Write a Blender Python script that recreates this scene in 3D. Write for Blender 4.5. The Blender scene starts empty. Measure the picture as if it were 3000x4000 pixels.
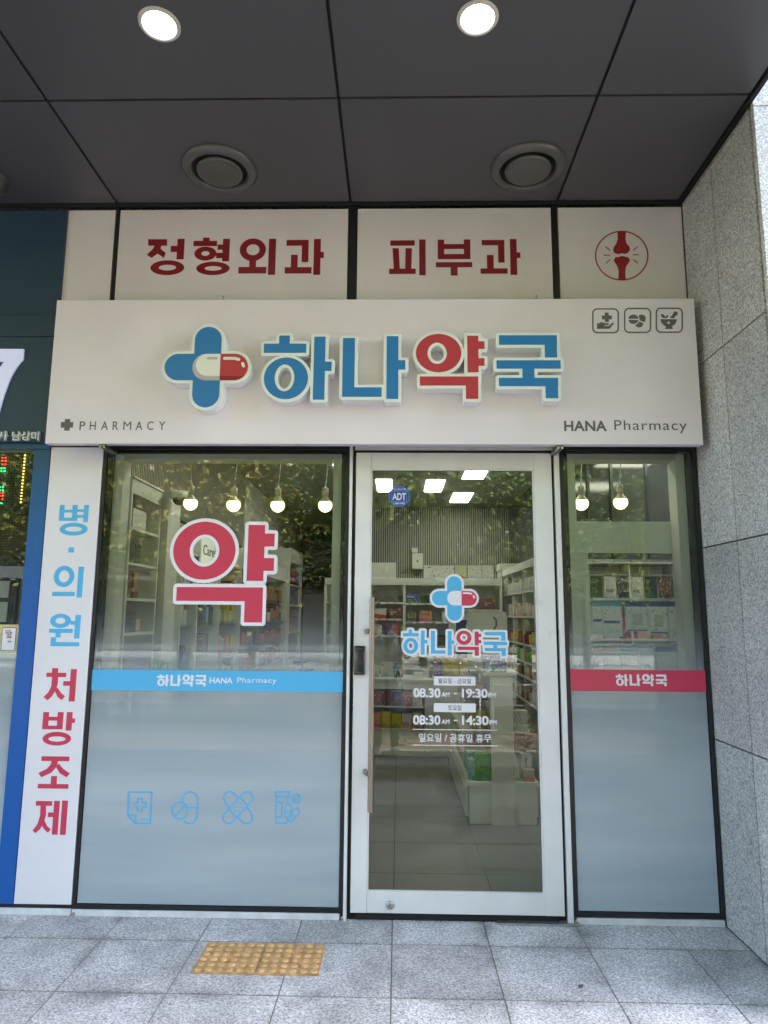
import bpy, bmesh, math, random
import numpy as np
from mathutils import Vector, Matrix, Euler
random.seed(7)
SC = bpy.context.scene
COL = SC.collection
# ------------------------------------------------------------------ camera
F_PX = 2631.326                      # focal length in pixels of the 3000 px wide photograph
CAM = Vector((0.0, -4.0135, 1.6777))
cam = bpy.data.cameras.new('camera')
cam.sensor_fit = 'HORIZONTAL'; cam.sensor_width = 36.0; cam.lens = F_PX*36.0/3000.0
cam.clip_start = 0.02; cam.clip_end = 400
camo = bpy.data.objects.new('camera', cam); COL.objects.link(camo)
camo.location = CAM; camo.rotation_euler = Euler((1.7204677, -0.0073183, 0.0208871), 'XYZ')
SC.camera = camo
# ------------------------------------------------------------------ sky, sun, exposure
SUN_EL = math.radians(50)
sdir = Vector((0.97*math.cos(SUN_EL), 0.24*math.cos(SUN_EL), math.sin(SUN_EL))).normalized()
world = bpy.data.worlds.new('World'); SC.world = world; world.use_nodes = True
wn = world.node_tree; wn.nodes.clear()
wo = wn.nodes.new('ShaderNodeOutputWorld'); bg = wn.nodes.new('ShaderNodeBackground')
sky = wn.nodes.new('ShaderNodeTexSky'); sky.sky_type = 'NISHITA'; sky.sun_disc = False
sky.sun_elevation = SUN_EL; sky.sun_rotation = math.atan2(sdir.x, sdir.y)
sky.air_density = 1.0; sky.dust_density = 2.2; sky.ozone_density = 1.6   # hazy summer sky
bg.inputs[1].default_value = 0.13
wn.links.new(sky.outputs[0], bg.inputs[0]); wn.links.new(bg.outputs[0], wo.inputs[0])
sun = bpy.data.lights.new('sun', 'SUN'); sun.energy = 5.0; sun.angle = math.radians(0.5); sun.color = (1.0, .965, .92)
suno = bpy.data.objects.new('sun', sun); COL.objects.link(suno); suno.location = (20, 5, 25)
suno.rotation_euler = sdir.to_track_quat('Z', 'Y').to_euler()
SC.view_settings.view_transform = 'Standard'; SC.view_settings.look = 'None'
SC.view_settings.exposure = 3.52; SC.view_settings.gamma = 1.0; SC.view_settings.use_curve_mapping = False
SC.render.engine = 'CYCLES'
SC.cycles.use_denoising = True
SC.cycles.max_bounces = 10; SC.cycles.transparent_max_bounces = 24; SC.cycles.diffuse_bounces = 5; SC.cycles.glossy_bounces = 5
SC.cycles.sample_clamp_indirect = 6.0
SC.cycles.caustics_reflective = False; SC.cycles.caustics_refractive = False

# ------------------------------------------------------------------ helpers
RM = np.array(Euler((1.7204677, -0.0073183, 0.0208871), 'XYZ').to_matrix())
def _ray(px, py): return RM @ np.array([(px-1500)/F_PX, -(py-2000)/F_PX, -1.0])
def W(px, py, Y=0.0):            # where a measured point lies on the real plane y = Y
    d = _ray(px, py); t = (Y-CAM.y)/d[1]; return (CAM.x+t*d[0], CAM.z+t*d[2])
def WZ(px, py, Z=0.0):
    d = _ray(px, py); t = (Z-CAM.z)/d[2]; return (CAM.x+t*d[0], CAM.y+t*d[1])
def cr(x0, y0, k): return lambda a, b: (x0+a*k, y0+b*k)
ORG = {}
def tag(o, label=None, cat=None, group=None, kind=None):
    if label: o['label'] = label
    if cat: o['category'] = cat
    if group: o['group'] = group
    if kind: o['kind'] = kind
    return o
def thing(name, label, cat, loc, group=None):
    o = bpy.data.objects.new(name, None); COL.objects.link(o); o.empty_display_size = .05
    o.location = loc; ORG[o] = Vector(loc); return tag(o, label, cat, group)
def link(name, me, parent=None):
    """link a mesh given in world coordinates, its origin at its own middle"""
    n = len(me.vertices); co = np.empty(n*3); me.vertices.foreach_get('co', co); co = co.reshape(-1, 3)
    c = (co.min(0)+co.max(0))/2
    co -= c; me.vertices.foreach_set('co', co.ravel()); me.update()
    o = bpy.data.objects.new(name, me); COL.objects.link(o); ORG[o] = Vector(c)
    if parent is not None:
        o.parent = parent; o.location = ORG[o]-ORG[parent]
    else: o.location = ORG[o]
    return o
def share(src, pos, parent=None, name=None):
    """another object with the same mesh at world position pos"""
    o = src.copy(); COL.objects.link(o); ORG[o] = Vector(pos)
    if name: o.name = name
    o.parent = parent; o.location = Vector(pos)-(ORG[parent] if parent is not None else Vector((0, 0, 0)))
    return o
class MB:
    def __init__(s): s.v = []; s.f = []; s.m = []; s.sm = []
    def add(s, vs, fs, mi=0, sm=False):
        b = len(s.v); s.v += [tuple(p) for p in vs]
        for f in fs: s.f.append([b+i for i in f]); s.m.append(mi); s.sm.append(sm)
        return s
    def box(s, x0, x1, y0, y1, z0, z1, mi=0):
        return s.add([(x0,y0,z0),(x1,y0,z0),(x1,y1,z0),(x0,y1,z0),(x0,y0,z1),(x1,y0,z1),(x1,y1,z1),(x0,y1,z1)],
              [(0,3,2,1),(4,5,6,7),(0,1,5,4),(1,2,6,5),(2,3,7,6),(3,0,4,7)], mi)
    def tube(s, pts, r, seg=10, mi=0, cap=True):
        pts = [Vector(p) for p in pts]; n = len(pts); vs = []
        rr = r if isinstance(r, (list, tuple)) else [r]*n
        up = None
        for i, p in enumerate(pts):
            d = (pts[min(i+1, n-1)]-pts[max(i-1, 0)]).normalized()
            if up is None: up = Vector((0,0,1)) if abs(d.z) < .9 else Vector((1,0,0))
            a = d.cross(up).normalized(); b = a.cross(d).normalized(); up = b
            for k in range(seg):
                t = 2*math.pi*k/seg; vs.append(p+(a*math.cos(t)+b*math.sin(t))*rr[i])
        fs = [(i*seg+k, i*seg+(k+1)%seg, (i+1)*seg+(k+1)%seg, (i+1)*seg+k) for i in range(n-1) for k in range(seg)]
        s.add(vs, fs, mi, True)
        if cap:
            s.add(vs[:seg], [tuple(reversed(range(seg)))], mi); s.add(vs[-seg:], [tuple(range(seg))], mi)
        return s
    def lathe(s, prof, c, seg=32, mi=0, axis='z'):
        vs = []
        for r, h in prof:
            for k in range(seg):
                t = 2*math.pi*k/seg; a, b = r*math.cos(t), r*math.sin(t)
                vs.append((c[0]+a, c[1]+b, c[2]+h) if axis == 'z' else (c[0]+a, c[1]+h, c[2]+b) if axis == 'y' else (c[0]+h, c[1]+a, c[2]+b))
        fs = [(i*seg+k, i*seg+(k+1)%seg, (i+1)*seg+(k+1)%seg, (i+1)*seg+k) for i in range(len(prof)-1) for k in range(seg)]
        return s.add(vs, fs, mi, True)
    def ball(s, c, r, seg=16, ring=10, mi=0, z0=-1, z1=1):
        prof = []
        for i in range(ring+1):
            t = math.asin(z0)+(math.asin(z1)-math.asin(z0))*i/ring
            prof.append((max(r*math.cos(t), 1e-4), r*math.sin(t)))
        return s.lathe(prof, c, seg, mi)
    def prism(s, poly, y0, y1, mi=0):      # polygon in x,z
        n = len(poly); vs = [(x, y0, z) for x, z in poly]+[(x, y1, z) for x, z in poly]
        s.add(vs, [tuple(range(n)), tuple(reversed(range(n, 2*n)))]+[(i, (i+1)%n, n+(i+1)%n, n+i) for i in range(n)], mi)
        return s
    def build(s, name, mat, parent=None, bevel=0, seg=2, **kw):
        me = bpy.data.meshes.new(name); me.from_pydata(s.v, [], s.f)
        for m in (mat if isinstance(mat, (list, tuple)) else [mat]): me.materials.append(m)
        me.polygons.foreach_set('material_index', s.m); me.polygons.foreach_set('use_smooth', s.sm); me.update()
        bm = bmesh.new(); bm.from_mesh(me)
        if bevel:
            bmesh.ops.remove_doubles(bm, verts=bm.verts, dist=1e-6)
            bmesh.ops.bevel(bm, geom=[e for e in bm.edges], offset=bevel, segments=seg, profile=.6, affect='EDGES', clamp_overlap=True)
        bmesh.ops.recalc_face_normals(bm, faces=bm.faces)
        bm.to_mesh(me); bm.free()
        o = link(name, me, parent)
        if kw: tag(o, **kw)
        return o
def box(name, x0, x1, y0, y1, z0, z1, mat, parent=None, bevel=0, **kw):
    return MB().box(min(x0,x1), max(x0,x1), min(y0,y1), max(y0,y1), min(z0,z1), max(z0,z1)).build(name, mat, parent, bevel, **kw)

# ------------------------------------------------------------------ materials
def mat(name, col, rough=.5, metal=0, spec=.5, var=0, vscale=3, bump=0, bscale=200, emit=None, es=0, coat=0, grime=0):
    m = bpy.data.materials.new(name); m.use_nodes = True; nt = m.node_tree; N = nt.nodes; L = nt.links
    b = N['Principled BSDF']; b.inputs['Base Color'].default_value = (*col, 1); b.inputs['Roughness'].default_value = rough
    b.inputs['Metallic'].default_value = metal; b.inputs['Specular IOR Level'].default_value = spec
    if coat: b.inputs['Coat Weight'].default_value = coat; b.inputs['Coat Roughness'].default_value = .05
    if emit: b.inputs['Emission Color'].default_value = (*emit, 1); b.inputs['Emission Strength'].default_value = es
    tc = N.new('ShaderNodeNewGeometry')
    if var:
        n = N.new('ShaderNodeTexNoise'); n.inputs['Scale'].default_value = vscale; n.inputs['Detail'].default_value = 6
        L.new(tc.outputs['Position'], n.inputs['Vector'])
        r = N.new('ShaderNodeMapRange'); r.inputs['From Min'].default_value = .3; r.inputs['From Max'].default_value = .7
        r.inputs['To Min'].default_value = 1-var; r.inputs['To Max'].default_value = 1+var*.5; L.new(n.outputs[0], r.inputs['Value'])
        x = N.new('ShaderNodeMix'); x.data_type = 'RGBA'; x.blend_type = 'MULTIPLY'; x.inputs[0].default_value = 1
        x.inputs[6].default_value = (*col, 1); L.new(r.outputs[0], x.inputs[7]); L.new(x.outputs[2], b.inputs['Base Color'])
        r2 = N.new('ShaderNodeMapRange'); r2.inputs['To Min'].default_value = max(rough-.12, .03); r2.inputs['To Max'].default_value = min(rough+.15, 1)
        L.new(n.outputs[0], r2.inputs['Value']); L.new(r2.outputs[0], b.inputs['Roughness'])
    if bump:
        n = N.new('ShaderNodeTexNoise'); n.inputs['Scale'].default_value = bscale; n.inputs['Detail'].default_value = 3
        L.new(tc.outputs['Position'], n.inputs['Vector'])
        bp = N.new('ShaderNodeBump'); bp.inputs['Strength'].default_value = bump; bp.inputs['Distance'].default_value = .002
        L.new(n.outputs[0], bp.inputs['Height']); L.new(bp.outputs[0], b.inputs['Normal'])
    return m
def ramp(N, stops):
    r = N.new('ShaderNodeValToRGB'); e = r.color_ramp.elements
    while len(e) > 1: e.remove(e[-1])
    e[0].position, e[0].color = stops[0][0], (*stops[0][1], 1)
    for p, c in stops[1:]:
        x = e.new(p); x.color = (*c, 1)
    return r
def granite(name, light=(.47,.47,.48), mid=(.30,.30,.315), dark=(.07,.072,.085), scale=1.0, rough=.75, bump=.5, stain=.35, edge=0):
    m = bpy.data.materials.new(name); m.use_nodes = True; nt = m.node_tree; N = nt.nodes; L = nt.links; b = N['Principled BSDF']
    g = N.new('ShaderNodeNewGeometry'); oi = N.new('ShaderNodeObjectInfo')
    n1 = N.new('ShaderNodeTexNoise'); n1.inputs['Scale'].default_value = 105*scale; n1.inputs['Detail'].default_value = 2.5; n1.inputs['Roughness'].default_value = .65
    v = N.new('ShaderNodeTexVoronoi'); v.inputs['Scale'].default_value = 150*scale
    n2 = N.new('ShaderNodeTexNoise'); n2.inputs['Scale'].default_value = 2.3; n2.inputs['Detail'].default_value = 7; n2.inputs['Roughness'].default_value = .6
    for n in (n1, v, n2): L.new(g.outputs['Position'], n.inputs['Vector'])
    r1 = ramp(N, [(.33, dark), (.42, mid), (.50, light), (.60, tuple(min(c*1.22, .75) for c in light)), (.7, mid)])
    L.new(n1.outputs[0], r1.inputs[0])
    rv = N.new('ShaderNodeSeparateColor'); L.new(v.outputs['Color'], rv.inputs[0])
    mv = N.new('ShaderNodeMapRange'); mv.inputs['From Min'].default_value = .0; mv.inputs['From Max'].default_value = 1; mv.inputs['To Min'].default_value = .62; mv.inputs['To Max'].default_value = 1.15
    L.new(rv.outputs[0], mv.inputs['Value'])
    x = N.new('ShaderNodeMix'); x.data_type = 'RGBA'; x.blend_type = 'MULTIPLY'; x.inputs[0].default_value = 1
    L.new(r1.outputs[0], x.inputs[6]); L.new(mv.outputs[0], x.inputs[7])
    ms = N.new('ShaderNodeMapRange'); ms.inputs['From Min'].default_value = .32; ms.inputs['From Max'].default_value = .58; ms.inputs['To Min'].default_value = 1-stain; ms.inputs['To Max'].default_value = 1.04
    L.new(n2.outputs[0], ms.inputs['Value'])
    mo = N.new('ShaderNodeMapRange'); mo.inputs['To Min'].default_value = .84; mo.inputs['To Max'].default_value = 1.10; L.new(oi.outputs['Random'], mo.inputs['Value'])
    mm = N.new('ShaderNodeMath'); mm.operation = 'MULTIPLY'; L.new(ms.outputs[0], mm.inputs[0]); L.new(mo.outputs[0], mm.inputs[1])
    y = N.new('ShaderNodeMix'); y.data_type = 'RGBA'; y.blend_type = 'MULTIPLY'; y.inputs[0].default_value = 1
    if edge:       # damp grime creeping in from the joints
        tc = N.new('ShaderNodeTexCoord'); se = N.new('ShaderNodeSeparateXYZ'); L.new(tc.outputs['Generated'], se.inputs[0]); es_ = []
        for ax in (0, 1):
            a1 = N.new('ShaderNodeMath'); a1.operation = 'SUBTRACT'; a1.inputs[1].default_value = .5; L.new(se.outputs[ax], a1.inputs[0])
            a2 = N.new('ShaderNodeMath'); a2.operation = 'ABSOLUTE'; L.new(a1.outputs[0], a2.inputs[0]); es_.append(a2)
        mx = N.new('ShaderNodeMath'); mx.operation = 'MAXIMUM'; L.new(es_[0].outputs[0], mx.inputs[0]); L.new(es_[1].outputs[0], mx.inputs[1])
        me_ = N.new('ShaderNodeMapRange'); me_.inputs['From Min'].default_value = .36; me_.inputs['From Max'].default_value = .5; L.new(mx.outputs[0], me_.inputs['Value'])
        n3 = N.new('ShaderNodeTexNoise'); n3.inputs['Scale'].default_value = 3.1; n3.inputs['Detail'].default_value = 5; L.new(g.outputs['Position'], n3.inputs['Vector'])
        m3 = N.new('ShaderNodeMapRange'); m3.inputs['From Min'].default_value = .45; m3.inputs['From Max'].default_value = .68; L.new(n3.outputs[0], m3.inputs['Value'])
        p3 = N.new('ShaderNodeMath'); p3.operation = 'MULTIPLY'; L.new(me_.outputs[0], p3.inputs[0]); L.new(m3.outputs[0], p3.inputs[1])
        q3 = N.new('ShaderNodeMath'); q3.operation = 'MULTIPLY_ADD'; q3.inputs[1].default_value = -edge; q3.inputs[2].default_value = 1; L.new(p3.outputs[0], q3.inputs[0])
        m4 = N.new('ShaderNodeMath'); m4.operation = 'MULTIPLY'; L.new(mm.outputs[0], m4.inputs[0]); L.new(q3.outputs[0], m4.inputs[1]); mm = m4
    L.new(x.outputs[2], y.inputs[6]); L.new(mm.outputs[0], y.inputs[7]); L.new(y.outputs[2], b.inputs['Base Color'])
    b.inputs['Roughness'].default_value = rough
    bp = N.new('ShaderNodeBump'); bp.inputs['Strength'].default_value = bump; bp.inputs['Distance'].default_value = .003
    L.new(n1.outputs[0], bp.inputs['Height']); L.new(bp.outputs[0], b.inputs['Normal'])
    return m
def glass(name, tint=(.86,.93,.89), ior=1.55, rough=0.0):
    m = bpy.data.materials.new(name); m.use_nodes = True; nt = m.node_tree; N = nt.nodes; L = nt.links; N.clear()
    o = N.new('ShaderNodeOutputMaterial'); t = N.new('ShaderNodeBsdfTransparent'); t.inputs[0].default_value = (*tint, 1)
    gl = N.new('ShaderNodeBsdfGlossy'); gl.inputs['Roughness'].default_value = rough; gl.inputs[0].default_value = (.95,.97,.96,1)
    f = N.new('ShaderNodeFresnel'); f.inputs[0].default_value = ior
    g = N.new('ShaderNodeNewGeometry'); n = N.new('ShaderNodeTexNoise'); n.inputs['Scale'].default_value = 1.1; n.inputs['Detail'].default_value = 1
    L.new(g.outputs['Position'], n.inputs['Vector'])
    bp = N.new('ShaderNodeBump'); bp.inputs['Strength'].default_value = .25; bp.inputs['Distance'].default_value = .004
    L.new(n.outputs[0], bp.inputs['Height']); L.new(bp.outputs[0], gl.inputs['Normal'])
    x = N.new('ShaderNodeMixShader'); L.new(f.outputs[0], x.inputs[0]); L.new(t.outputs[0], x.inputs[1]); L.new(gl.outputs[0], x.inputs[2]); L.new(x.outputs[0], o.inputs[0])
    return m
def emis(name, col, s):
    m = bpy.data.materials.new(name); m.use_nodes = True; N = m.node_tree.nodes; N.clear()
    o = N.new('ShaderNodeOutputMaterial'); e = N.new('ShaderNodeEmission'); e.inputs[0].default_value = (*col, 1); e.inputs[1].default_value = s
    m.node_tree.links.new(e.outputs[0], o.inputs[0]); return m
def carton(name, base, acc, frac=.35, ink=(.9,.9,.9)):
    """printed carton: a coloured lower field and small lines of unreadable print"""
    m = bpy.data.materials.new(name); m.use_nodes = True; nt = m.node_tree; N = nt.nodes; L = nt.links; b = N['Principled BSDF']
    tc = N.new('ShaderNodeTexCoord'); s = N.new('ShaderNodeSeparateXYZ'); L.new(tc.outputs['Generated'], s.inputs[0])
    w = N.new('ShaderNodeMath'); w.operation = 'SINE'; mu = N.new('ShaderNodeMath'); mu.operation = 'MULTIPLY'; mu.inputs[1].default_value = 5
    L.new(s.outputs[0], mu.inputs[0]); L.new(mu.outputs[0], w.inputs[0])
    ad = N.new('ShaderNodeMath'); ad.operation = 'MULTIPLY_ADD'; ad.inputs[1].default_value = .07; L.new(w.outputs[0], ad.inputs[0]); ad.inputs[2].default_value = frac
    lt = N.new('ShaderNodeMath'); lt.operation = 'LESS_THAN'; L.new(s.outputs[2], lt.inputs[0]); L.new(ad.outputs[0], lt.inputs[1])
    x = N.new('ShaderNodeMix'); x.data_type = 'RGBA'; x.inputs[6].default_value = (*base, 1); x.inputs[7].default_value = (*acc, 1); L.new(lt.outputs[0], x.inputs[0])
    mp = N.new('ShaderNodeMapping'); mp.inputs['Scale'].default_value = (9, 9, 7); oi = N.new('ShaderNodeObjectInfo')
    L.new(tc.outputs['Generated'], mp.inputs[0]); L.new(oi.outputs['Random'], mp.inputs['Location'])
    n = N.new('ShaderNodeTexNoise'); n.inputs['Scale'].default_value = 1.4; n.inputs['Detail'].default_value = 4; L.new(mp.outputs[0], n.inputs['Vector'])
    gt = N.new('ShaderNodeMath'); gt.operation = 'GREATER_THAN'; gt.inputs[1].default_value = .62; L.new(n.outputs[0], gt.inputs[0])
    y = N.new('ShaderNodeMix'); y.data_type = 'RGBA'; L.new(x.outputs[2], y.inputs[6]); y.inputs[7].default_value = (*ink, 1); L.new(gt.outputs[0], y.inputs[0])
    L.new(y.outputs[2], b.inputs['Base Color']); b.inputs['Roughness'].default_value = .35
    return m
M = {}
M['signwhite'] = mat('sign_white', (.81,.745,.82), .38, var=.07, vscale=1.5, spec=.4)
M['panelwhite'] = mat('panel_white', (.80,.77,.81), .32, var=.04, vscale=2)
M['acrylic'] = mat('white_acrylic', (.80,.83,.83), .22, spec=.5, coat=.3)
M['blue'] = mat('blue_vinyl', (.015,.19,.50), .3)
M['skyblue'] = mat('sky_blue_vinyl', (.09,.46,.80), .35)
M['red'] = mat('red_vinyl', (.50,.035,.065), .32)
M['darkred'] = mat('dark_red_vinyl', (.36,.02,.035), .35)
M['maroon'] = mat('maroon_vinyl', (.25,.012,.025), .35)
M['pinkred'] = mat('crimson_vinyl', (.60,.045,.10), .32)
M['whitevinyl'] = mat('white_vinyl', (.80,.79,.86), .35)
M['greyvinyl'] = mat('pale_grey_vinyl', (.50,.47,.50), .35)
M['greyink'] = mat('grey_ink', (.12,.105,.12), .4)
M['black'] = mat('black_anodised', (.014,.015,.019), .35, var=.3, vscale=9)
M['blackborder'] = mat('black_glass_border', (.006,.007,.009), .5)
M['white'] = mat('white_powder_coat', (.80,.785,.785), .3, var=.06, vscale=5, spec=.5)
M['dirtywhite'] = mat('dirty_white_sill', (.72,.72,.74), .4, var=.15, vscale=14)
M['pale'] = mat('pale_interior_frame', (.62,.66,.63), .45)
M['alu'] = mat('aluminium', (.50,.50,.50), .32, metal=.9, var=.15, vscale=20)
M['steel'] = mat('brushed_steel', (.36,.29,.23), .42, metal=.75, var=.15, vscale=6)
M['soffit'] = mat('charcoal_panel', (.088,.087,.100), .36, spec=.45, var=.12, vscale=.8, bump=.06, bscale=500)
M['gap'] = mat('joint_black', (.01,.01,.012), .8)
M['diffuser'] = mat('dark_grey_diffuser', (.115,.115,.115), .35, metal=.2)
M['lamprim'] = mat('lamp_rim', (.62,.58,.55), .4)
M['lampon'] = emis('lamp_lit', (1.0,.97,.92), 2.5)
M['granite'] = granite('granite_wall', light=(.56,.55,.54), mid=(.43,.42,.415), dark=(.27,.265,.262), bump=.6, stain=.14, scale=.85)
M['paving'] = granite('granite_paving', light=(.60,.575,.56), mid=(.45,.43,.42), dark=(.25,.24,.24), scale=.85, rough=.7, bump=.3, stain=.40, edge=.45)
M['joint'] = mat('sandy_joint', (.22,.20,.155), .9, var=.3, vscale=20)
M['stonejoint'] = mat('stone_joint', (.20,.175,.15), .9, var=.2, vscale=10)
M['tactile'] = mat('ochre_tactile', (.52,.30,.125), .7, var=.45, vscale=22, bump=.3)
M['dome'] = mat('ochre_dome', (.66,.385,.15), .7, var=.35, vscale=30, bump=.3)
M['glass'] = glass('window_glass', (.945,.975,.95), 1.5)
M['clear'] = glass('clear_plastic', (.93,.95,.95), 1.45)
M['wall'] = mat('shop_wall', (.55,.56,.53), .6, var=.05)
M['shelf'] = mat('shelf_white', (.62,.64,.60), .4)
M['slat'] = mat('slat_grey', (.36,.36,.33), .6)
M['slatback'] = mat('slat_backing', (.035,.035,.033), .8)
M['darkwall'] = mat('dark_gloss_wall', (.045,.05,.048), .08, spec=.6)
M['shopceil'] = mat('shop_ceiling', (.30,.31,.28), .7, var=.06)
M['shopfloor'] = mat('shop_floor', (.13,.13,.12), .3)
M['counter'] = mat('counter_white', (.60,.62,.58), .3)
M['panelon'] = emis('panel_light', (1, .98, .80), 1.35)
M['bulbon'] = emis('bulb_lit', (1, .87, .34), .36)
M['bulbneck'] = mat('bulb_neck', (.62,.56,.45), .35)
M['cable'] = mat('white_cable', (.6,.6,.55), .5)
M['teal'] = mat('teal_sign', (.028,.060,.105), .4, var=.1, vscale=1.2)
M['ledblack'] = mat('led_board_black', (.012,.014,.016), .5)
M['lightonsign'] = mat('blue_white_letter', (.66,.70,.92), .3, emit=(.62,.68,1), es=.03)
M['letterwhite'] = mat('raised_letter_white', (.68,.72,.74), .35)
M['ledr'] = emis('led_red', (1,.03,.02), .5); M['ledg'] = emis('led_green', (.03,1,.25), .4); M['ledy'] = emis('led_amber', (1,.55,.10), .5)
M['ledoff'] = mat('led_off', (.10,.11,.12), .4)
M['lockblack'] = mat('lock_black_gloss', (.006,.006,.008), .12, coat=1)
M['leaf'] = mat('leaf', (.17,.25,.045), .55, var=.4, vscale=2.5)
M['leaf2'] = mat('leaf_yellow', (.30,.27,.04), .55, var=.35, vscale=2.5)
for k_ in ('leaf', 'leaf2'):      # leaves let part of the light through
    nt_ = M[k_].node_tree; b_ = nt_.nodes['Principled BSDF']; o_ = [n for n in nt_.nodes if n.type == 'OUTPUT_MATERIAL'][0]
    t_ = nt_.nodes.new('ShaderNodeBsdfTranslucent'); t_.inputs[0].default_value = (.34,.42,.08,1) if k_ == 'leaf' else (.50,.42,.08,1)
    x_ = nt_.nodes.new('ShaderNodeMixShader'); x_.inputs[0].default_value = .25; nt_.links.new(b_.outputs[0], x_.inputs[1]); nt_.links.new(t_.outputs[0], x_.inputs[2]); nt_.links.new(x_.outputs[0], o_.inputs[0])
M['bark'] = mat('bark', (.10,.08,.06), .9, var=.3)
M['asphalt'] = mat('asphalt', (.05,.05,.052), .9, var=.2, vscale=5, bump=.5)
M['redpath'] = mat('red_path', (.115,.075,.06), .85, var=.15, vscale=4)
M['grassm'] = mat('grass', (.11,.105,.05), .9, var=.5, vscale=20)
M['kerb'] = mat('kerb_concrete', (.30,.30,.29), .8, var=.15)
M['brick'] = mat('far_building_brown', (.085,.072,.062), .8, var=.2)
M['farwhite'] = mat('far_building_grey', (.22,.22,.22), .8)
M['farglass'] = mat('far_window', (.03,.035,.04), .1)
M['granitefrontlit'] = granite('granite_front_lit', light=(.80,.80,.80), mid=(.68,.68,.68), dark=(.36,.36,.37), bump=.5, stain=.08, scale=.85)  # paler copy of the wall granite: the front face's skylight put into its colour
M['facade'] = granite('building_stone', light=(.42,.42,.42), bump=.2, stain=.1, scale=.5)
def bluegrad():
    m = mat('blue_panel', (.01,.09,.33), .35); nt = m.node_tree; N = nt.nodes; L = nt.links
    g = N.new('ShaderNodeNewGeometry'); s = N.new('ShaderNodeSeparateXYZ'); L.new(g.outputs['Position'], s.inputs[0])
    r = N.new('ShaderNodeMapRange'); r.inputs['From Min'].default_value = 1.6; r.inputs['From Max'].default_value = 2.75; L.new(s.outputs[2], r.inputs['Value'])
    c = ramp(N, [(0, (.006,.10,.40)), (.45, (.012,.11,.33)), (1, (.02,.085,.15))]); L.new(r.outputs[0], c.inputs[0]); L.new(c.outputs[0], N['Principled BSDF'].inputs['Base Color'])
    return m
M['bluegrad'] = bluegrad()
def filmmat():
    """frosted film whose printed dots thin out towards its top"""
    m = bpy.data.materials.new('frosted_film'); m.use_nodes = True; nt = m.node_tree; N = nt.nodes; L = nt.links; b = N['Principled BSDF']
    o = [n for n in N if n.type == 'OUTPUT_MATERIAL'][0]
    g = N.new('ShaderNodeNewGeometry'); s = N.new('ShaderNodeSeparateXYZ'); L.new(g.outputs['Position'], s.inputs[0])
    b.inputs['Base Color'].default_value = (.74,.80,.83,1); b.inputs['Roughness'].default_value = .45; b.inputs['Specular IOR Level'].default_value = .3
    n2 = N.new('ShaderNodeTexNoise'); n2.inputs['Scale'].default_value = 1.6; L.new(g.outputs['Position'], n2.inputs['Vector'])
    sp = N.new('ShaderNodeTexVoronoi'); sp.inputs['Scale'].default_value = 26; L.new(g.outputs['Position'], sp.inputs['Vector'])
    sq = N.new('ShaderNodeMath'); sq.operation = 'LESS_THAN'; sq.inputs[1].default_value = .055; L.new(sp.outputs['Distance'], sq.inputs[0])
    sg_ = N.new('ShaderNodeSeparateColor'); L.new(sp.outputs['Color'], sg_.inputs[0]); st_ = N.new('ShaderNodeMath'); st_.operation = 'GREATER_THAN'; st_.inputs[1].default_value = .80; L.new(sg_.outputs[0], st_.inputs[0])
    su_ = N.new('ShaderNodeMath'); su_.operation = 'MULTIPLY'; L.new(sq.outputs[0], su_.inputs[0]); L.new(st_.outputs[0], su_.inputs[1])
    mq = N.new('ShaderNodeMapping'); mq.inputs['Scale'].default_value = (.6, 1, 5); L.new(g.outputs['Position'], mq.inputs[0]); n4 = N.new('ShaderNodeTexNoise'); n4.inputs['Scale'].default_value = 1.3; n4.inputs['Detail'].default_value = 5; L.new(mq.outputs[0], n4.inputs['Vector'])
    c4_ = ramp(N, [(.35, (.56,.66,.75)), (.65, (.68,.77,.84))]); L.new(n4.outputs[0], c4_.inputs[0])
    cx_ = N.new('ShaderNodeMix'); cx_.data_type = 'RGBA'; L.new(su_.outputs[0], cx_.inputs[0]); L.new(c4_.outputs[0], cx_.inputs[6]); cx_.inputs[7].default_value = (.9,.92,.92,1); L.new(cx_.outputs[2], b.inputs['Base Color'])
    gl = N.new('ShaderNodeBsdfGlossy'); gl.inputs['Roughness'].default_value = .03; fr = N.new('ShaderNodeFresnel'); fr.inputs[0].default_value = 1.6
    tl = N.new('ShaderNodeBsdfTranslucent'); tl.inputs[0].default_value = (.5,.58,.60,1)
    m0 = N.new('ShaderNodeMixShader'); m0.inputs[0].default_value = .25; L.new(b.outputs[0], m0.inputs[1]); L.new(tl.outputs[0], m0.inputs[2])
    m1 = N.new('ShaderNodeMixShader'); L.new(fr.outputs[0], m1.inputs[0]); L.new(m0.outputs[0], m1.inputs[1]); L.new(gl.outputs[0], m1.inputs[2])
    tr = N.new('ShaderNodeBsdfTransparent'); tr.inputs[0].default_value = (1,1,1,1)
    r = N.new('ShaderNodeMapRange'); r.inputs['From Min'].default_value = .75; r.inputs['From Max'].default_value = 1.75
    r.inputs['To Min'].default_value = .93; r.inputs['To Max'].default_value = .0; L.new(s.outputs[2], r.inputs['Value'])
    cx = N.new('ShaderNodeVectorMath'); cx.operation = 'SCALE'; cx.inputs['Scale'].default_value = 230; L.new(g.outputs['Position'], cx.inputs[0])
    v = N.new('ShaderNodeTexVoronoi'); v.inputs['Scale'].default_value = 1; v.inputs['Randomness'].default_value = 0; L.new(cx.outputs[0], v.inputs['Vector'])
    vr = N.new('ShaderNodeMapRange'); vr.inputs['From Min'].default_value = 0; vr.inputs['From Max'].default_value = .7; vr.inputs['To Min'].default_value = -.22; vr.inputs['To Max'].default_value = .22; L.new(v.outputs[0], vr.inputs['Value'])
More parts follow.
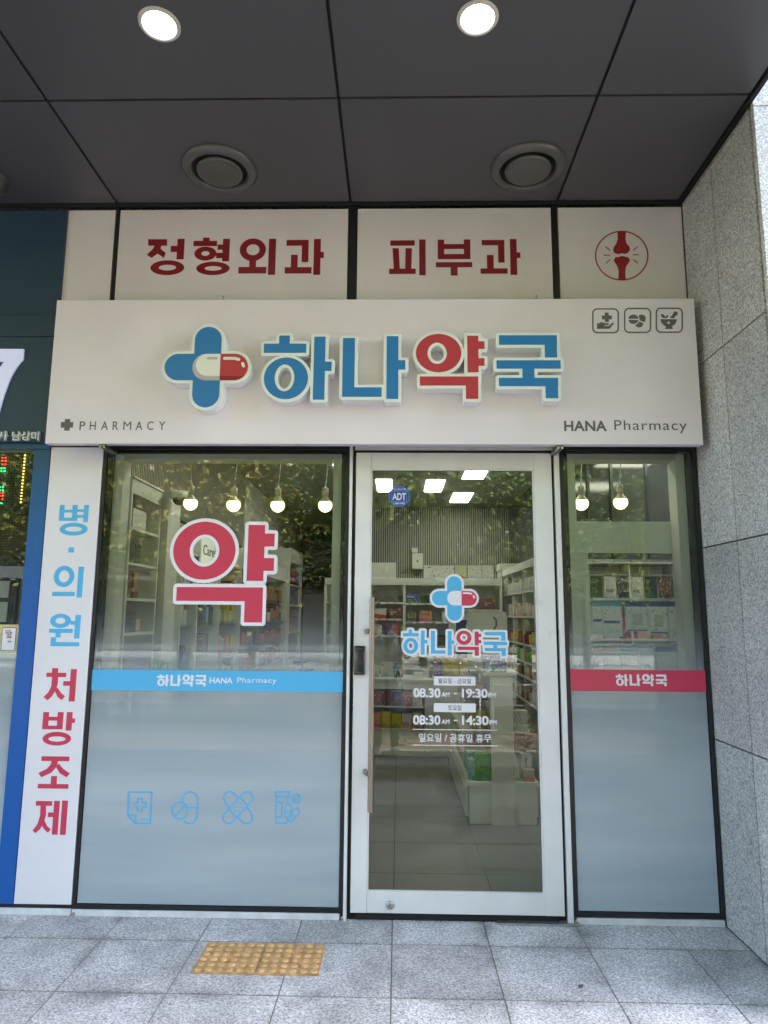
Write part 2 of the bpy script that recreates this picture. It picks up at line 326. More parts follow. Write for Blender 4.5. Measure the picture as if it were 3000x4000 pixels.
    sb = N.new('ShaderNodeMath'); sb.operation = 'SUBTRACT'; sb.use_clamp = True; L.new(r.outputs[0], sb.inputs[0]); L.new(vr.outputs[0], sb.inputs[1])
    m2 = N.new('ShaderNodeMixShader'); L.new(sb.outputs[0], m2.inputs[0]); L.new(tr.outputs[0], m2.inputs[1]); L.new(m1.outputs[0], m2.inputs[2])
    L.new(m2.outputs[0], o.inputs[0]); return m
M['film'] = filmmat()

# ------------------------------------------------------------------ lettering and marks
def polysd(poly, X, Z):
    P = np.array(poly, float); n = len(P); d = np.full(X.shape, 1e9); ins = np.zeros(X.shape, bool)
    for i in range(n):
        a = P[i]; b = P[(i+1) % n]; e = b-a; w0 = X-a[0]; w1 = Z-a[1]
        t = np.clip((w0*e[0]+w1*e[1])/(e@e+1e-12), 0, 1); d = np.minimum(d, (w0-e[0]*t)**2+(w1-e[1]*t)**2)
        c = ((a[1] > Z) != (b[1] > Z)); s = a[0]+(Z-a[1])/((b[1]-a[1]) if abs(b[1]-a[1]) > 1e-12 else 1e-12)*(b[0]-a[0])
        ins ^= c & (X < s)
    return np.sqrt(d)*np.where(ins, -1, 1)
def linesd(pts, r, closed, X, Z):
    P = np.array(pts, float); d = np.full(X.shape, 1e9)
    for i in range(len(P)-(0 if closed else 1)):
        a = P[i]; b = P[(i+1) % len(P)]; e = b-a; w0 = X-a[0]; w1 = Z-a[1]
        t = np.clip((w0*e[0]+w1*e[1])/(e@e+1e-12), 0, 1); d = np.minimum(d, (w0-e[0]*t)**2+(w1-e[1]*t)**2)
    return np.sqrt(d)-r
def ell(x0, z0, x1, z1, n=44):
    cx, cz, rx, rz = (x0+x1)/2, (z0+z1)/2, abs(x1-x0)/2, abs(z1-z0)/2
    return [(cx+rx*math.cos(2*math.pi*k/n), cz+rz*math.sin(2*math.pi*k/n)) for k in range(n)]
def caps(x0, z0, x1, z1, n=14):
    lx, hx, lz, hz = min(x0,x1), max(x0,x1), min(z0,z1), max(z0,z1); r = min(hx-lx, hz-lz)/2; pts = []
    for cx, cz, a in ((hx-r, hz-r, 0), (lx+r, hz-r, 90), (lx+r, lz+r, 180), (hx-r, lz+r, 270)):
        pts += [(cx+r*math.cos(math.radians(a+90*k/n)), cz+r*math.sin(math.radians(a+90*k/n))) for k in range(n+1)]
    return pts
def rrect(x0, z0, x1, z1, r, n=8):
    lx, hx, lz, hz = min(x0,x1), max(x0,x1), min(z0,z1), max(z0,z1); pts = []
    for cx, cz, a in ((hx-r, hz-r, 0), (lx+r, hz-r, 90), (lx+r, lz+r, 180), (hx-r, lz+r, 270)):
        pts += [(cx+r*math.cos(math.radians(a+90*k/n)), cz+r*math.sin(math.radians(a+90*k/n))) for k in range(n+1)]
    return pts
def shapes(spec, mp, Y):
    """spec in measured units -> shapes in metres on the plane y = Y"""
    def P(a, b): return W(*mp(a, b), Y)
    def rc(x0, y0, x1, y1):
        ym, xm = (y0+y1)/2, (x0+x1)/2
        return P(x0, ym)[0], P(xm, y1)[1], P(x1, ym)[0], P(xm, y0)[1]
    out = []
    for s in spec:
        k = s[0]; a = s[1:]
        if k == 'R':
            q = rc(*a); out.append(('p', [(q[0],q[1]),(q[2],q[1]),(q[2],q[3]),(q[0],q[3])]))
        elif k == 'O': out.append(('ring', ell(*rc(*a[:4])), ell(*rc(*a[4:]))))
        elif k == 'E': out.append(('p', ell(*rc(*a))))
        elif k == 'C': out.append(('p', caps(*rc(*a))))
        elif k == 'K': out.append(('p', rrect(*rc(*a[:4]), abs(P(a[0]+a[4], a[1])[0]-P(a[0], a[1])[0]))))
        elif k == 'P': out.append(('p', [P(*q) for q in a[0]]))
        elif k == '-': out.append(('cut', [P(*q) for q in a[0]]))
        elif k == 'L':
            p, q = Vector(P(a[0], a[1])), Vector(P(a[2], a[3])); w = abs(P(a[0]+a[4], a[1])[0]-P(a[0], a[1])[0])/2
            d = (q-p).normalized(); n = Vector((-d.y, d.x))*w; out.append(('p', [tuple(p+n), tuple(p-n), tuple(q-n), tuple(q+n)]))
        elif k in ('S', 'SC'):
            w = abs(P(a[0][0][0]+a[1], a[0][0][1])[0]-P(*a[0][0])[0])/2*(1.18 if a[1] in (8, 9, 10) else 1)
            out.append(('l', [P(*q) for q in a[0]], w, k == 'SC'))
    return out
def sdf(sh, X, Z):
    d = np.full(X.shape, 1e9)
    for s in sh:
        if s[0] == 'p': d = np.minimum(d, polysd(s[1], X, Z))
        elif s[0] == 'ring': d = np.minimum(d, np.maximum(polysd(s[1], X, Z), -polysd(s[2], X, Z)))
        elif s[0] == 'l': d = np.minimum(d, linesd(s[1], s[2], s[3], X, Z))
    for s in sh:
        if s[0] == 'cut': d = np.maximum(d, -polysd(s[1], X, Z))
    return d
def bounds(sh):
    pts = []; e = 0
    for s in sh:
        pts += list(s[1])
        if s[0] == 'l': e = max(e, s[2])
    a = np.array(pts); return a[:,0].min()-e, a[:,0].max()+e, a[:,1].min()-e, a[:,1].max()+e
def loops_of(sh, level=0, step=.002, fn=None):
    b = bounds(sh); m = max(level, 0)+3*step
    xs = np.arange(b[0]-m, b[1]+m, step); zs = np.arange(b[2]-m, b[3]+m, step)
    X, Z = np.meshgrid(xs, zs); D = (fn(X, Z) if fn else sdf(sh, X, Z))-level
    D[np.abs(D) < 1e-9] = 1e-9
    I = D < 0; nxt = {}
    code = I[:-1,:-1]*1+I[:-1,1:]*2+I[1:,1:]*4+I[1:,:-1]*8
    js, is_ = np.nonzero((code > 0) & (code < 15))
    pt = {}
    def ed(kind, j, i):
        key = (kind, j, i)
        if key not in pt:
            if kind == 0: a, c = D[j,i], D[j,i+1]; pt[key] = (xs[i]+step*a/(a-c), zs[j])
            else: a, c = D[j,i], D[j+1,i]; pt[key] = (xs[i], zs[j]+step*a/(a-c))
        return key
    # edges: 0 bottom, 1 right, 2 top, 3 left; inside kept on the left
    T = {1:[(3,0)],2:[(0,1)],3:[(3,1)],4:[(1,2)],5:[(3,0),(1,2)],6:[(0,2)],7:[(3,2)],8:[(2,3)],9:[(2,0)],10:[(0,1),(2,3)],11:[(2,1)],12:[(1,3)],13:[(1,0)],14:[(0,3)]}
    for j, i in zip(js.tolist(), is_.tolist()):
        E = lambda e: ed(0,j,i) if e == 0 else ed(1,j,i+1) if e == 1 else ed(0,j+1,i) if e == 2 else ed(1,j,i)
        for a, c in T[int(code[j,i])]: nxt[E(a)] = E(c)
    res = []
    while nxt:
        k, v = nxt.popitem(); lp = [pt[k]]; cur = v
        while cur in nxt and cur != k:
            lp.append(pt[cur]); cur = nxt.pop(cur)
        if len(lp) > 5: res.append(simplify(lp, step*.22))
    return [l for l in res if len(l) > 2]
def simplify(lp, tol):
    P = np.array(lp); n = len(P)
    a = 0; b = int(np.argmax(((P-P[0])**2).sum(1)))
    def rdp(i, j):
        idx = [k % n for k in range(i, j+1)]; Q = P[idx]
        if len(Q) < 3: return [idx[0]]
        e = Q[-1]-Q[0]; l = math.hypot(*e)+1e-12
        d = np.abs(e[0]*(Q[:,1]-Q[0,1])-e[1]*(Q[:,0]-Q[0,0]))/l; k = int(d.argmax())
        if d[k] < tol: return [idx[0]]
        return rdp(i, i+k)+rdp(i+k, j)
    ids = rdp(a, b)+rdp(b, a+n); return [tuple(P[i]) for i in ids]
DG = bpy.context.evaluated_depsgraph_get()
def cutout(name, loops, y_front, depth, mat_, parent, bevel=0, **kw):
    """solid cut along closed outlines in x,z, its face at y_front, depth metres thick"""
    c = bpy.data.curves.new('tmp', 'CURVE'); c.dimensions = '2D'; c.fill_mode = 'BOTH'; c.extrude = depth/2-bevel; c.bevel_depth = bevel; c.bevel_resolution = 1; c.offset = -bevel
    for lp in loops:
        s = c.splines.new('POLY'); s.points.add(len(lp)-1); s.use_cyclic_u = True
        s.points.foreach_set('co', np.array([(p[0], p[1], 0, 1) for p in lp]).ravel())
    return flat(name, c, y_front+depth/2, mat_, parent, **kw)
def flat(name, c, ymid, mat_, parent, fit=None, **kw):
    o = bpy.data.objects.new('tmp', c); COL.objects.link(o); bpy.context.view_layer.update()
    dg = bpy.context.evaluated_depsgraph_get(); me = bpy.data.meshes.new_from_object(o.evaluated_get(dg)); bpy.data.objects.remove(o)
    co = np.empty(len(me.vertices)*3); me.vertices.foreach_get('co', co); co = co.reshape(-1, 3)
    if fit is not None:
        mn, mx = co.min(0), co.max(0)
        co[:,0] = fit[0]+(co[:,0]-mn[0])/(mx[0]-mn[0])*(fit[1]-fit[0]); co[:,1] = fit[2]+(co[:,1]-mn[1])/(mx[1]-mn[1])*(fit[3]-fit[2])
    co = np.stack([co[:,0], ymid-co[:,2], co[:,1]], 1); me.vertices.foreach_set('co', co.ravel())
    me.materials.clear(); me.materials.append(mat_); me.name = name; me.update()
    for p in me.polygons: p.use_smooth = False
    o = link(name, me, parent)
    if kw: tag(o, **kw)
    return o
def txt(name, body, mp, bb, Y, mat_, parent, off=0, depth=.001, space=1, world_bb=None, **kw):
    c = bpy.data.curves.new('tmp', 'FONT'); c.body = body; c.offset = off; c.size = 1; c.space_character = space; c.extrude = depth/2
    if world_bb is None:
        x0, y0, x1, y1 = bb; ym, xm = (y0+y1)/2, (x0+x1)/2
        fit = (W(*mp(x0, ym), Y)[0], W(*mp(x1, ym), Y)[0], W(*mp(xm, y1), Y)[1], W(*mp(xm, y0), Y)[1])
    else: fit = world_bb
    return flat(name, c, Y-depth/2, mat_, parent, fit=fit, **kw)
def mark(name, spec, mp, Y, mat_, parent, depth=.001, level=0, step=.0015, bevel=0, **kw):
    return cutout(name, loops_of(shapes(spec, mp, Y), level, step), Y-depth, depth, mat_, parent, bevel, **kw)
def onw(mp, bb, Y=0):
    x0, y0, x1, y1 = bb; ym, xm = (y0+y1)/2, (x0+x1)/2
    return (W(*mp(x0, ym), Y)[0], W(*mp(x1, ym), Y)[0], W(*mp(xm, y1), Y)[1], W(*mp(xm, y0), Y)[1])
ident = lambda a, b: (a, b)

# ================================================================== THE SETTING
GAP = .003
pav = box('pavement', -9, 9, -3.0, .02, -.10, -.0035, M['joint'], kind='structure')
TX0, TY0, TW, TD = -.0255, -.262, .5, .4885
proto_tile = None
for i in range(-6, 5):
    for j in range(-5, 2):
        x0, x1 = TX0+TW*i+GAP, TX0+TW*(i+1)-GAP; y0, y1 = TY0+TD*(j-1)+GAP*1.9, TY0+TD*j-GAP*1.9
        if x0 > 1.80: continue
        last = x1 > 1.80; edge = y1 > .02
        dz = random.uniform(-.0012, .0008)
        if last or edge:
            box('tile', x0, min(x1, 1.798), y0, min(y1, .018), -.012, dz, M['paving'], pav, bevel=.0015)
        elif proto_tile is None:
            proto_tile = box('tile', x0, x1, y0, y1, -.012, 0, M['paving'], pav, bevel=.0015)
        else: share(proto_tile, ((x0+x1)/2, (y0+y1)/2, -.006+dz), pav)
# ground beyond, in order: planted strip, kerb walk, red cycle path, verge, road
box('planting_bed', -30, 30, -3.75, -3.0, -.10, -.02, M['kerb'], kind='structure')
def grass(name, x0, x1, y0, y1, z, n, label=None, h=.09):
    rnd = random.Random(3); vs = []; fs = []
    for k in range(n):
        x, y = rnd.uniform(x0, x1), rnd.uniform(y0, y1); a = rnd.uniform(0, 6.28); hh = h*rnd.uniform(.5, 1.3); w = .006
        dx, dy = math.cos(a)*w, math.sin(a)*w; b = len(vs)
        vs += [(x-dx, y-dy, z), (x+dx, y+dy, z), (x+rnd.uniform(-.04,.04), y+rnd.uniform(-.04,.04), z+hh)]; fs.append((b, b+1, b+2))
    m = MB().add(vs, fs); return m.build(name, M['grassm'], kind='stuff', label='low dry green grass in the strip beside the pavement')
box('walkway', -30, 30, -4.75, -3.75, -.10, -.004, M['kerb'], kind='structure')
box('cycle_path', -30, 30, -6.1, -4.75, -.10, -.006, M['redpath'], kind='structure')
box('verge', -30, 30, -8.0, -6.1, -.10, .0, M['grassm'], kind='structure')
box('road', -60, 60, -17, -8.0, -.25, -.12, M['asphalt'], kind='structure')
box('kerb', -60, 60, -8.15, -8.0, -.2, .01, M['kerb'], kind='structure')
box('far_ground', -120, 120, -160, -17, -.3, -.02, M['kerb'], kind='structure')
box('side_ground', -60, -9, -3.0, 1, -.1, -.01, M['kerb'], kind='structure')
grass('grass', -6, 6, -3.72, -3.03, -.02, 9000)
# soffit with its black reveals
CZ = 4.293
JX = [-4.9, -3.343, -1.8306, -.3174, 1.0053, 1.775]; JY = [-.03, -.9146, -1.83, -2.32]
soff = box('ceiling', -8, 1.80, -2.36, 0, CZ+.012, CZ+.30, M['gap'], kind='structure')
for a, b in zip(JX[:-1], JX[1:]):
    for c, d in zip(JY[:-1], JY[1:]):
        box('panel', a+.008, b-.008, d+.008, c-.008, CZ, CZ+.012, M['soffit'], soff, bevel=.0015)
box('edge_trim', 1.779, 1.803, -2.36, -.001, CZ-.012, CZ+.011, M['gap'], soff)
box('edge_trim', -8, 1.778, -.026, -.002, CZ-.010, CZ+.011, M['gap'], soff)
# the rest of the building above and to the right
b = thing('building', 'tall grey granite building above and right of the pharmacy front', 'building', (0, 0, 4.6))
box('upper_wall', -30, 1.80, -.001, 14, CZ+.31, 18, M['facade'], b)
box('side_wall', 1.83, 20, -.845, .055, .0, 18, M['stonejoint'], b)
box('side_wall', 3.4, 20, .056, 14, .0, 18, M['stonejoint'], b); box('side_wall', 1.83, 3.39, .056, 14, 3.5, 18, M['stonejoint'], b)
box('back_wall', -30, 1.79, 9.6, 9.9, 0, CZ+.3, M['darkwall'], b)
box('roof_edge', -30, 20, -1.0, 14.2, 18.01, 18.4, M['facade'], b)
# granite cheek wall right of the shop
gw = thing('granite_wall', 'speckled grey granite wall of large slabs right of the pharmacy', 'wall', (1.81, -.43, 0))
ZJ = [0.0, .987, 2.0755, 3.163, 4.262, 5.35, 6.44]
for a, c in zip(ZJ[:-1], ZJ[1:]):
    if a > 4.27: continue
    c2 = min(c, 4.28)
    for y0, y1 in ((-.405, .0), (-.835, -.411)):
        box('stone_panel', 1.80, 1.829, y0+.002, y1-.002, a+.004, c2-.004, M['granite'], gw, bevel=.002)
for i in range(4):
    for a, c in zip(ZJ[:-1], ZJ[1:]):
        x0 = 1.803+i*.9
        box('stone_panel', x0+.003, x0+.897, -.875, -.846, a+.004, c-.004, M['granitefrontlit'], gw, bevel=.002)

# ================================================================== SHOP FRONT
sf = thing('shopfront_frame', 'black aluminium frame of mullions and rails behind the pharmacy signs', 'frame', (0, .03, 0))
c3 = cr(0, 780, .90416); c4 = cr(1500, 780, .90416); c5 = cr(0, 1700, .45220); c6 = cr(400, 1740, .60277); c7 = cr(1300, 1740, .60277)
c8 = cr(2100, 1740, .54250); d1 = cr(0, 2600, .49716); d2 = cr(300, 2600, .66305); d3 = cr(1300, 2600, .60277); d4 = cr(2100, 2700, .58785)
XL = W(408, 1756)[0]; XPL = W(203, 1747)[0]
XW1 = W(1343, 1790)[0]; XWR0 = W(2184, 1762)[0]; XWR1 = 1.793
XJ0, XJ1 = W(1367, 1790)[0], W(1390, 1790)[0]
# upper backing and mullions
box('backing', -2.2, 1.795, .03, .06, 2.66, CZ-.011, M['black'], sf)
for a, b_ in ((457, 472), (1363, 1397), (2151, 2176)):
    x0, x1 = W(a, 820)[0], W(b_, 820)[0]; box('mullion', x0+.004, x1-.004, -.012, .029, 2.70, CZ-.011, M['black'], sf, bevel=.002)
xe = W(2663, 820)[0]
box('mullion', xe+.004, 1.797, -.02, .029, 2.70, CZ-.011, M['black'], sf, bevel=.003)
# lintel, posts and sill frames around windows and door
box('lintel', XPL, 1.795, .001, .09, 2.668, 2.72, M['black'], sf)
PANELS = [('blank beige sign panel at the far end of the row above the pharmacy sign', 271, 455, None),
          ('beige sign panel with four dark red Korean characters above the cross logo', 473, 1361, 'a'),
          ('beige sign panel with three dark red Korean characters above the raised name', 1398, 2150, 'b'),
          ('beige sign panel with a dark red knee joint emblem beside the granite wall', 2177, 2661, 'c')]
gA = [('P', [(640,171),(722,171),(722,199),(697,199),(694,212),(716,230),(708,252),(681,233),(655,252),(634,238),(660,214),(668,199),(640,199)]),
      ('R',765,169,796,258), ('R',738,200,768,226), ('O',650,262,796,326,686,281,761,306),
      ('R',877,164,906,182), ('R',836,178,938,201), ('O',840,203,935,263,870,222,905,243), ('R',962,169,992,266), ('R',940,194,964,216), ('R',934,230,964,253), ('O',848,268,992,326,884,287,958,307),
      ('O',1036,168,1149,265,1065,193,1121,240), ('R',1077,262,1106,293), ('R',1030,291,1150,319), ('R',1160,169,1191,325),
      ('R',1238,174,1333,199), ('R',1304,174,1333,270), ('R',1257,238,1286,293), ('R',1230,292,1346,319), ('R',1355,170,1385,325), ('R',1383,226,1399,252)]
gB = [('R',27,176,133,199), ('R',22,298,137,321), ('P', [(37,210),(64,210),(68,300),(42,300)]), ('P', [(93,210),(121,210),(118,300),(91,300)]), ('R',152,172,180,327),
      ('R',232,173,260,256), ('R',345,172,373,256), ('R',232,192,373,213), ('R',232,235,373,257), ('R',224,270,381,292), ('R',288,290,318,328),
      ('R',422,174,520,197), ('R',493,174,520,272), ('R',445,239,474,298), ('R',417,297,534,320), ('R',545,170,574,325), ('R',572,228,589,252)]
gC = [('P', [(1009,138),(1045,138),(1043,172),(1048,190),(1060,203),(1063,216),(1055,229),(1040,235),(1028,231),(1014,236),(996,231),(989,217),(993,205),(1003,190),(1009,172)]),
      ('P', [(992,262),(1000,248),(1013,249),(1027,243),(1042,247),(1055,249),(1063,262),(1055,276),(1046,288),(1042,310),(1044,346),(1012,346),(1014,312),(1009,290),(1000,276)]),
      ('SC', [(1027+113*math.cos(t*math.pi/24), 242+105*math.sin(t*math.pi/24)) for t in range(48)], 5.5)]+\
     [('S', [(a, b_), (c, d)], 4) for a, b_, c, d in ((958,204,976,219),(951,240,976,240),(960,275,976,260),(1078,219,1096,202),(1077,238,1100,238),(1078,259,1096,274))]
for lab, a, b_, g in PANELS:
    x0, x1 = W(a, 821)[0], W(b_, 821)[0]; zt = W(1000, 820)[1]
    t = thing('sign_panel', lab, 'sign panel', ((x0+x1)/2, -.01, 3.5), 'beige sign panels above the pharmacy sign')
    box('panel_face', x0, x1, -.006, .029, 2.74, zt, M['signwhite'], t, bevel=.0015)
    if g == 'a': mark('lettering', gA, c3, -.006, M['maroon'], t)
    if g == 'b': mark('lettering', gB, c4, -.006, M['maroon'], t)
    if g == 'c': mark('emblem', gC, c4, -.006, M['darkred'], t, depth=.0012)

# ---- main sign box
SY = -.20
sg = thing('shop_sign', 'long pale pharmacy sign box with raised blue and red Korean name', 'sign', (-.16, SY+.03, 2.65))
sx0, sx1 = -2.081, 1.752; sz0, sz1 = 2.652, 3.546
box('sign_box', sx0, sx1, SY, SY+.055, sz0, sz1, M['signwhite'], sg, bevel=.002)
box('back_tray', sx0+.02, sx1-.02, SY+.056, SY+.075, sz0+.02, sz1-.02, M['alu'], sg)
for px, nm in ((395, 'a'), (2190, 'b')):
    x = W(px, 1735, SY)[0]
    m = MB()
    for dx in (-.018, .006): m.box(x+dx, x+dx+.012, SY+.012, -.002, sz0-.022, sz0-.001)
    m.box(x-.018, x+.018, SY+.012, -.002, sz0-.008, sz0-.001)
    m.build('bracket', M['alu'], sg)
for px in (870, 2097):
    x, z = W(px, 1166, SY+.02)
    m = MB(); m.tube([(x, SY+.03, sz1), (x, SY+.03, sz1+.012)], .004)
    m.tube([(x+.004*0, SY+.03+.011*math.cos(t*math.pi/8), sz1+.024+.014*math.sin(t*math.pi/8)) for t in range(17)], .0035, 8, cap=False)
    m.build('eye_bolt', M['alu'], sg)
LY = SY-.09
body = [('R',1206,587,1252,640), ('R',1140,622,1323,662), ('O',1140,682,1331,862,1187,712,1272,828), ('R',1355,592,1404,864), ('R',1402,700,1432,740)]
na = [('R',1480,598,1532,852), ('R',1480,811,1649,852)]
c4f = lambda a, b_: (1500+a*.90416, 780+b_*.90416)
na4 = [('R',11,590,62,861), ('R',60,694,92,734)]
yak = [('O',138,580,334,746,188,618,272,710), ('R',360,588,408,746), ('R',406,612,434,645), ('R',406,685,434,718), ('R',155,764,407,803), ('R',354,790,407,861)]
guk = [('R',497,586,747,627), ('R',694,600,747,682), ('R',486,694,763,730), ('R',598,728,650,772), ('R',497,770,752,806), ('R',698,800,752,858)]
S_ha = shapes(body, c3, LY); S_na = shapes(na, c3, LY)+shapes(na4, c4f, LY); S_yak = shapes(yak, c4f, LY); S_guk = shapes(guk, c4f, LY)
OUT = .0185
WH = []
for nm, S_, cm in (('ha', S_ha, 'blue'), ('na', S_na, 'blue'), ('yak', S_yak, 'red'), ('guk', S_guk, 'blue')):
    wh = cutout('letter', loops_of(S_, OUT, .002), LY, .088, M['acrylic'], sg, bevel=.003)
    WH.append(wh)
    cutout('letter_face', loops_of(S_, 0, .0018), LY-.0015, .003, M[cm], wh)
k = cr(600, 1230, .24111)
cross = [('C',648,195,1085,1500), ('C',178,630,1530,1060)]
S_x = shapes(cross, k, LY)
lg = cutout('cross_logo', loops_of(S_x, .0185, .002), LY, .088, M['acrylic'], sg, bevel=.003)
cutout('cross_face', loops_of(S_x, 0, .002), LY-.0015, .003, M['blue'], lg)
pill = shapes([('C',632,632,1530,1062)], k, LY); px_, _z = W(*k(1078, 850), LY)
def halfplane(S_, x, side): return lambda X, Z: np.maximum(sdf(S_, X, Z), (X-x)*side)
cutout('capsule_white', loops_of(pill, 0, .0015, halfplane(pill, px_, 1)), LY-.0025, .001, M['greyvinyl'], lg)
inner = shapes([('C',688,634,1560,992)], k, LY)
cutout('capsule_white', loops_of(pill, 0, .0015, lambda X, Z: np.maximum(np.maximum(sdf(pill, X, Z)+.001, sdf(inner, X, Z)), X-px_)), LY-.0035, .001, M['acrylic'], lg)
cutout('capsule_red', loops_of(pill, 0, .0015, halfplane(pill, px_, -1)), LY-.0025, .001, M['red'], lg)
zc = W(*k(1300, 995), LY)[1]
cutout('capsule_shade', loops_of(pill, 0, .0015, lambda X, Z: np.maximum(np.maximum(sdf(pill, X, Z)+.0006, -(X-px_)), Z-zc)), LY-.0035, .001, M['maroon'], lg)
mark('highlight', [('S', [(1152,705),(1320,705),(1380,722)], 50), ('S', [(1443,788),(1457,828)], 50)], k, LY-.0035, M['acrylic'], lg)
mark('highlight', [('S', [(885,703),(1015,703)], 44)], k, LY-.0045, M['greyvinyl'], lg)
mark('small_cross', [('R',279,948,302,998), ('R',263,961,316,985)], c3, SY, M['greyink'], sg)
for ch, a, b_ in (('P',344,368),('H',388,414),('A',437,467),('R',487,512),('M',533,567),('A',586,616),('C',636,663),('Y',686,714)):
    txt('lettering', ch, c3, (a, 958, b_, 995), SY, M['greyink'], sg, off=0 if ch == 'M' else .006)
txt('lettering', 'HANA', c4, (778, 955, 962, 1000), SY, M['greyink'], sg, off=.028, space=1.05)
txt('lettering', 'Pharmacy', c4, (995, 953, 1308, 1009), SY, M['greyink'], sg, off=.0, space=1.12)
ki = cr(2280, 1180, .25316)
def frm(x0, y0, x1, y1):
    r = 68; pts = []
    for cx, cy, a in ((x1-r, y0+r, -90), (x1-r, y1-r, 0), (x0+r, y1-r, 90), (x0+r, y0+r, 180)):
        pts += [(cx+r*math.cos(math.radians(a+15*t)), cy+r*math.sin(math.radians(a+15*t))) for t in range(7)]
    return ('SC', pts, 22)
I1 = [frm(141,106,533,473), ('R',327,163,387,308), ('R',280,207,434,267),
      ('P', [(205,328),(240,327),(262,314),(285,311),(308,316),(326,327),(375,327),(390,336),(390,348),(375,356),(318,358),(320,371),(385,371),(445,316),(462,316),(470,328),(400,413),(205,414)])]
I2 = [frm(632,100,1030,468), ('P', [(768+78*math.cos(math.radians(t)), 258-64*math.sin(math.radians(t))) for t in range(0, 181, 12)]),
      ('P', [(768+78*math.cos(math.radians(t)), 276+62*math.sin(math.radians(t))) for t in range(0, 181, 12)]),
      ('P', [(845,212),(870,196),(905,194),(938,208),(957,240),(957,265),(940,312),(862,282),(858,245)]),
      ('P', [(858,300),(925,330),(905,372),(880,388),(845,392),(815,380),(792,358),(835,330)])]
I3 = [frm(1120,96,1520,465), ('P', [(1184,265),(1437,265),(1430,305),(1405,345),(1358,378),(1378,415),(1254,415),(1270,378),(1225,350),(1195,310)]),
      ('P', [(1190,188),(1220,187),(1245,205),(1256,230),(1262,226),(1278,205),(1307,200),(1302,228),(1285,247),(1225,247),(1200,225)]),
      ('P', [(1325,248),(1390,170),(1425,205),(1398,248)]), ('E',1383,144,1450,210),
      ('-', [(1303,296),(1318,296),(1318,312),(1336,312),(1336,326),(1318,326),(1318,343),(1303,343),(1303,326),(1285,326),(1285,312),(1303,312)])]
for I_ in (I1, I2, I3): mark('icon', I_, ki, SY, M['greyink'], sg, step=.0012)

# ---- vertical sign panel left of the window
vs_ = thing('vertical_sign', 'tall narrow white sign with vertical Korean text in light blue then crimson', 'sign', (-1.97, 0, .05))
vx0, vx1 = XPL, XL-.004; vz0, vz1 = W(100, 3530)[1], W(300, 1748)[1]
box('sign_face', vx0, vx1, -.004, .03, vz0, vz1, M['panelwhite'], vs_, bevel=.001)
gV = [('R',513,602,556,740), ('R',624,602,668,740), ('R',513,643,668,668), ('R',513,712,668,740), ('R',724,602,764,750), ('R',660,640,726,662), ('R',660,690,726,714), ('O',515,757,757,867,562,790,710,833)]
gV2 = [('R',592,968,639,1014)]
gV3 = [('O',465,1128,643,1312,509,1168,600,1272), ('R',450,1353,646,1390), ('R',670,1135,717,1403)]
gV4 = [('O',433,1542,613,1666,480,1576,566,1630), ('R',424,1672,629,1708), ('R',480,1700,525,1748), ('R',646,1552,693,1757), ('R',611,1606,650,1636), ('R',438,1745,484,1823), ('R',438,1787,685,1823)]
for g_ in (gV, gV2, gV3, gV4): mark('lettering', g_, c5, -.004, M['skyblue'], vs_)
gW1 = [('R',410,20,457,60), ('R',365,56,520,90), ('P', [(410,88),(457,88),(455,140),(440,190),(410,240),(372,273),(342,246),(380,210),(404,160)]), ('P', [(428,190),(452,172),(480,215),(511,240),(485,272),(452,245)]), ('R',549,27,596,282), ('R',497,122,555,158)]
gW2 = [('R',336,365,382,500), ('R',450,365,496,500), ('R',338,402,495,432), ('R',335,472,492,500), ('R',521,365,567,510), ('R',560,415,590,450), ('O',335,520,559,628,380,556,516,597)]
gW3 = [('R',326,713,545,750), ('P', [(405,748),(458,748),(445,795),(405,840),(325,877),(303,843),(370,810),(400,775)]), ('P', [(440,795),(462,768),(495,810),(549,847),(524,878),(470,845)]), ('R',401,868,447,935), ('R',298,930,538,966)]
gW4 = [('R',282,1064,410,1101), ('P', [(320,1099),(362,1099),(362,1170),(345,1235),(315,1285),(280,1316),(255,1297),(295,1245),(315,1180)]), ('P', [(322,1240),(344,1205),(370,1260),(400,1287),(376,1312),(345,1285)]), ('R',378,1153,425,1190), ('R',417,1062,462,1328), ('R',480,1060,526,1330)]
for g_ in (gW1, gW2, gW3, gW4): mark('lettering', g_, d1, -.004, M['pinkred'], vs_)
box('bottom_rail', vx0-.35, vx1+.002, .001, .05, .036, vz0-.002, M['black'], vs_)
box('sill', vx0-.8, vx1+.001, -.006, .05, .001, .035, M['dirtywhite'], vs_, bevel=.002)

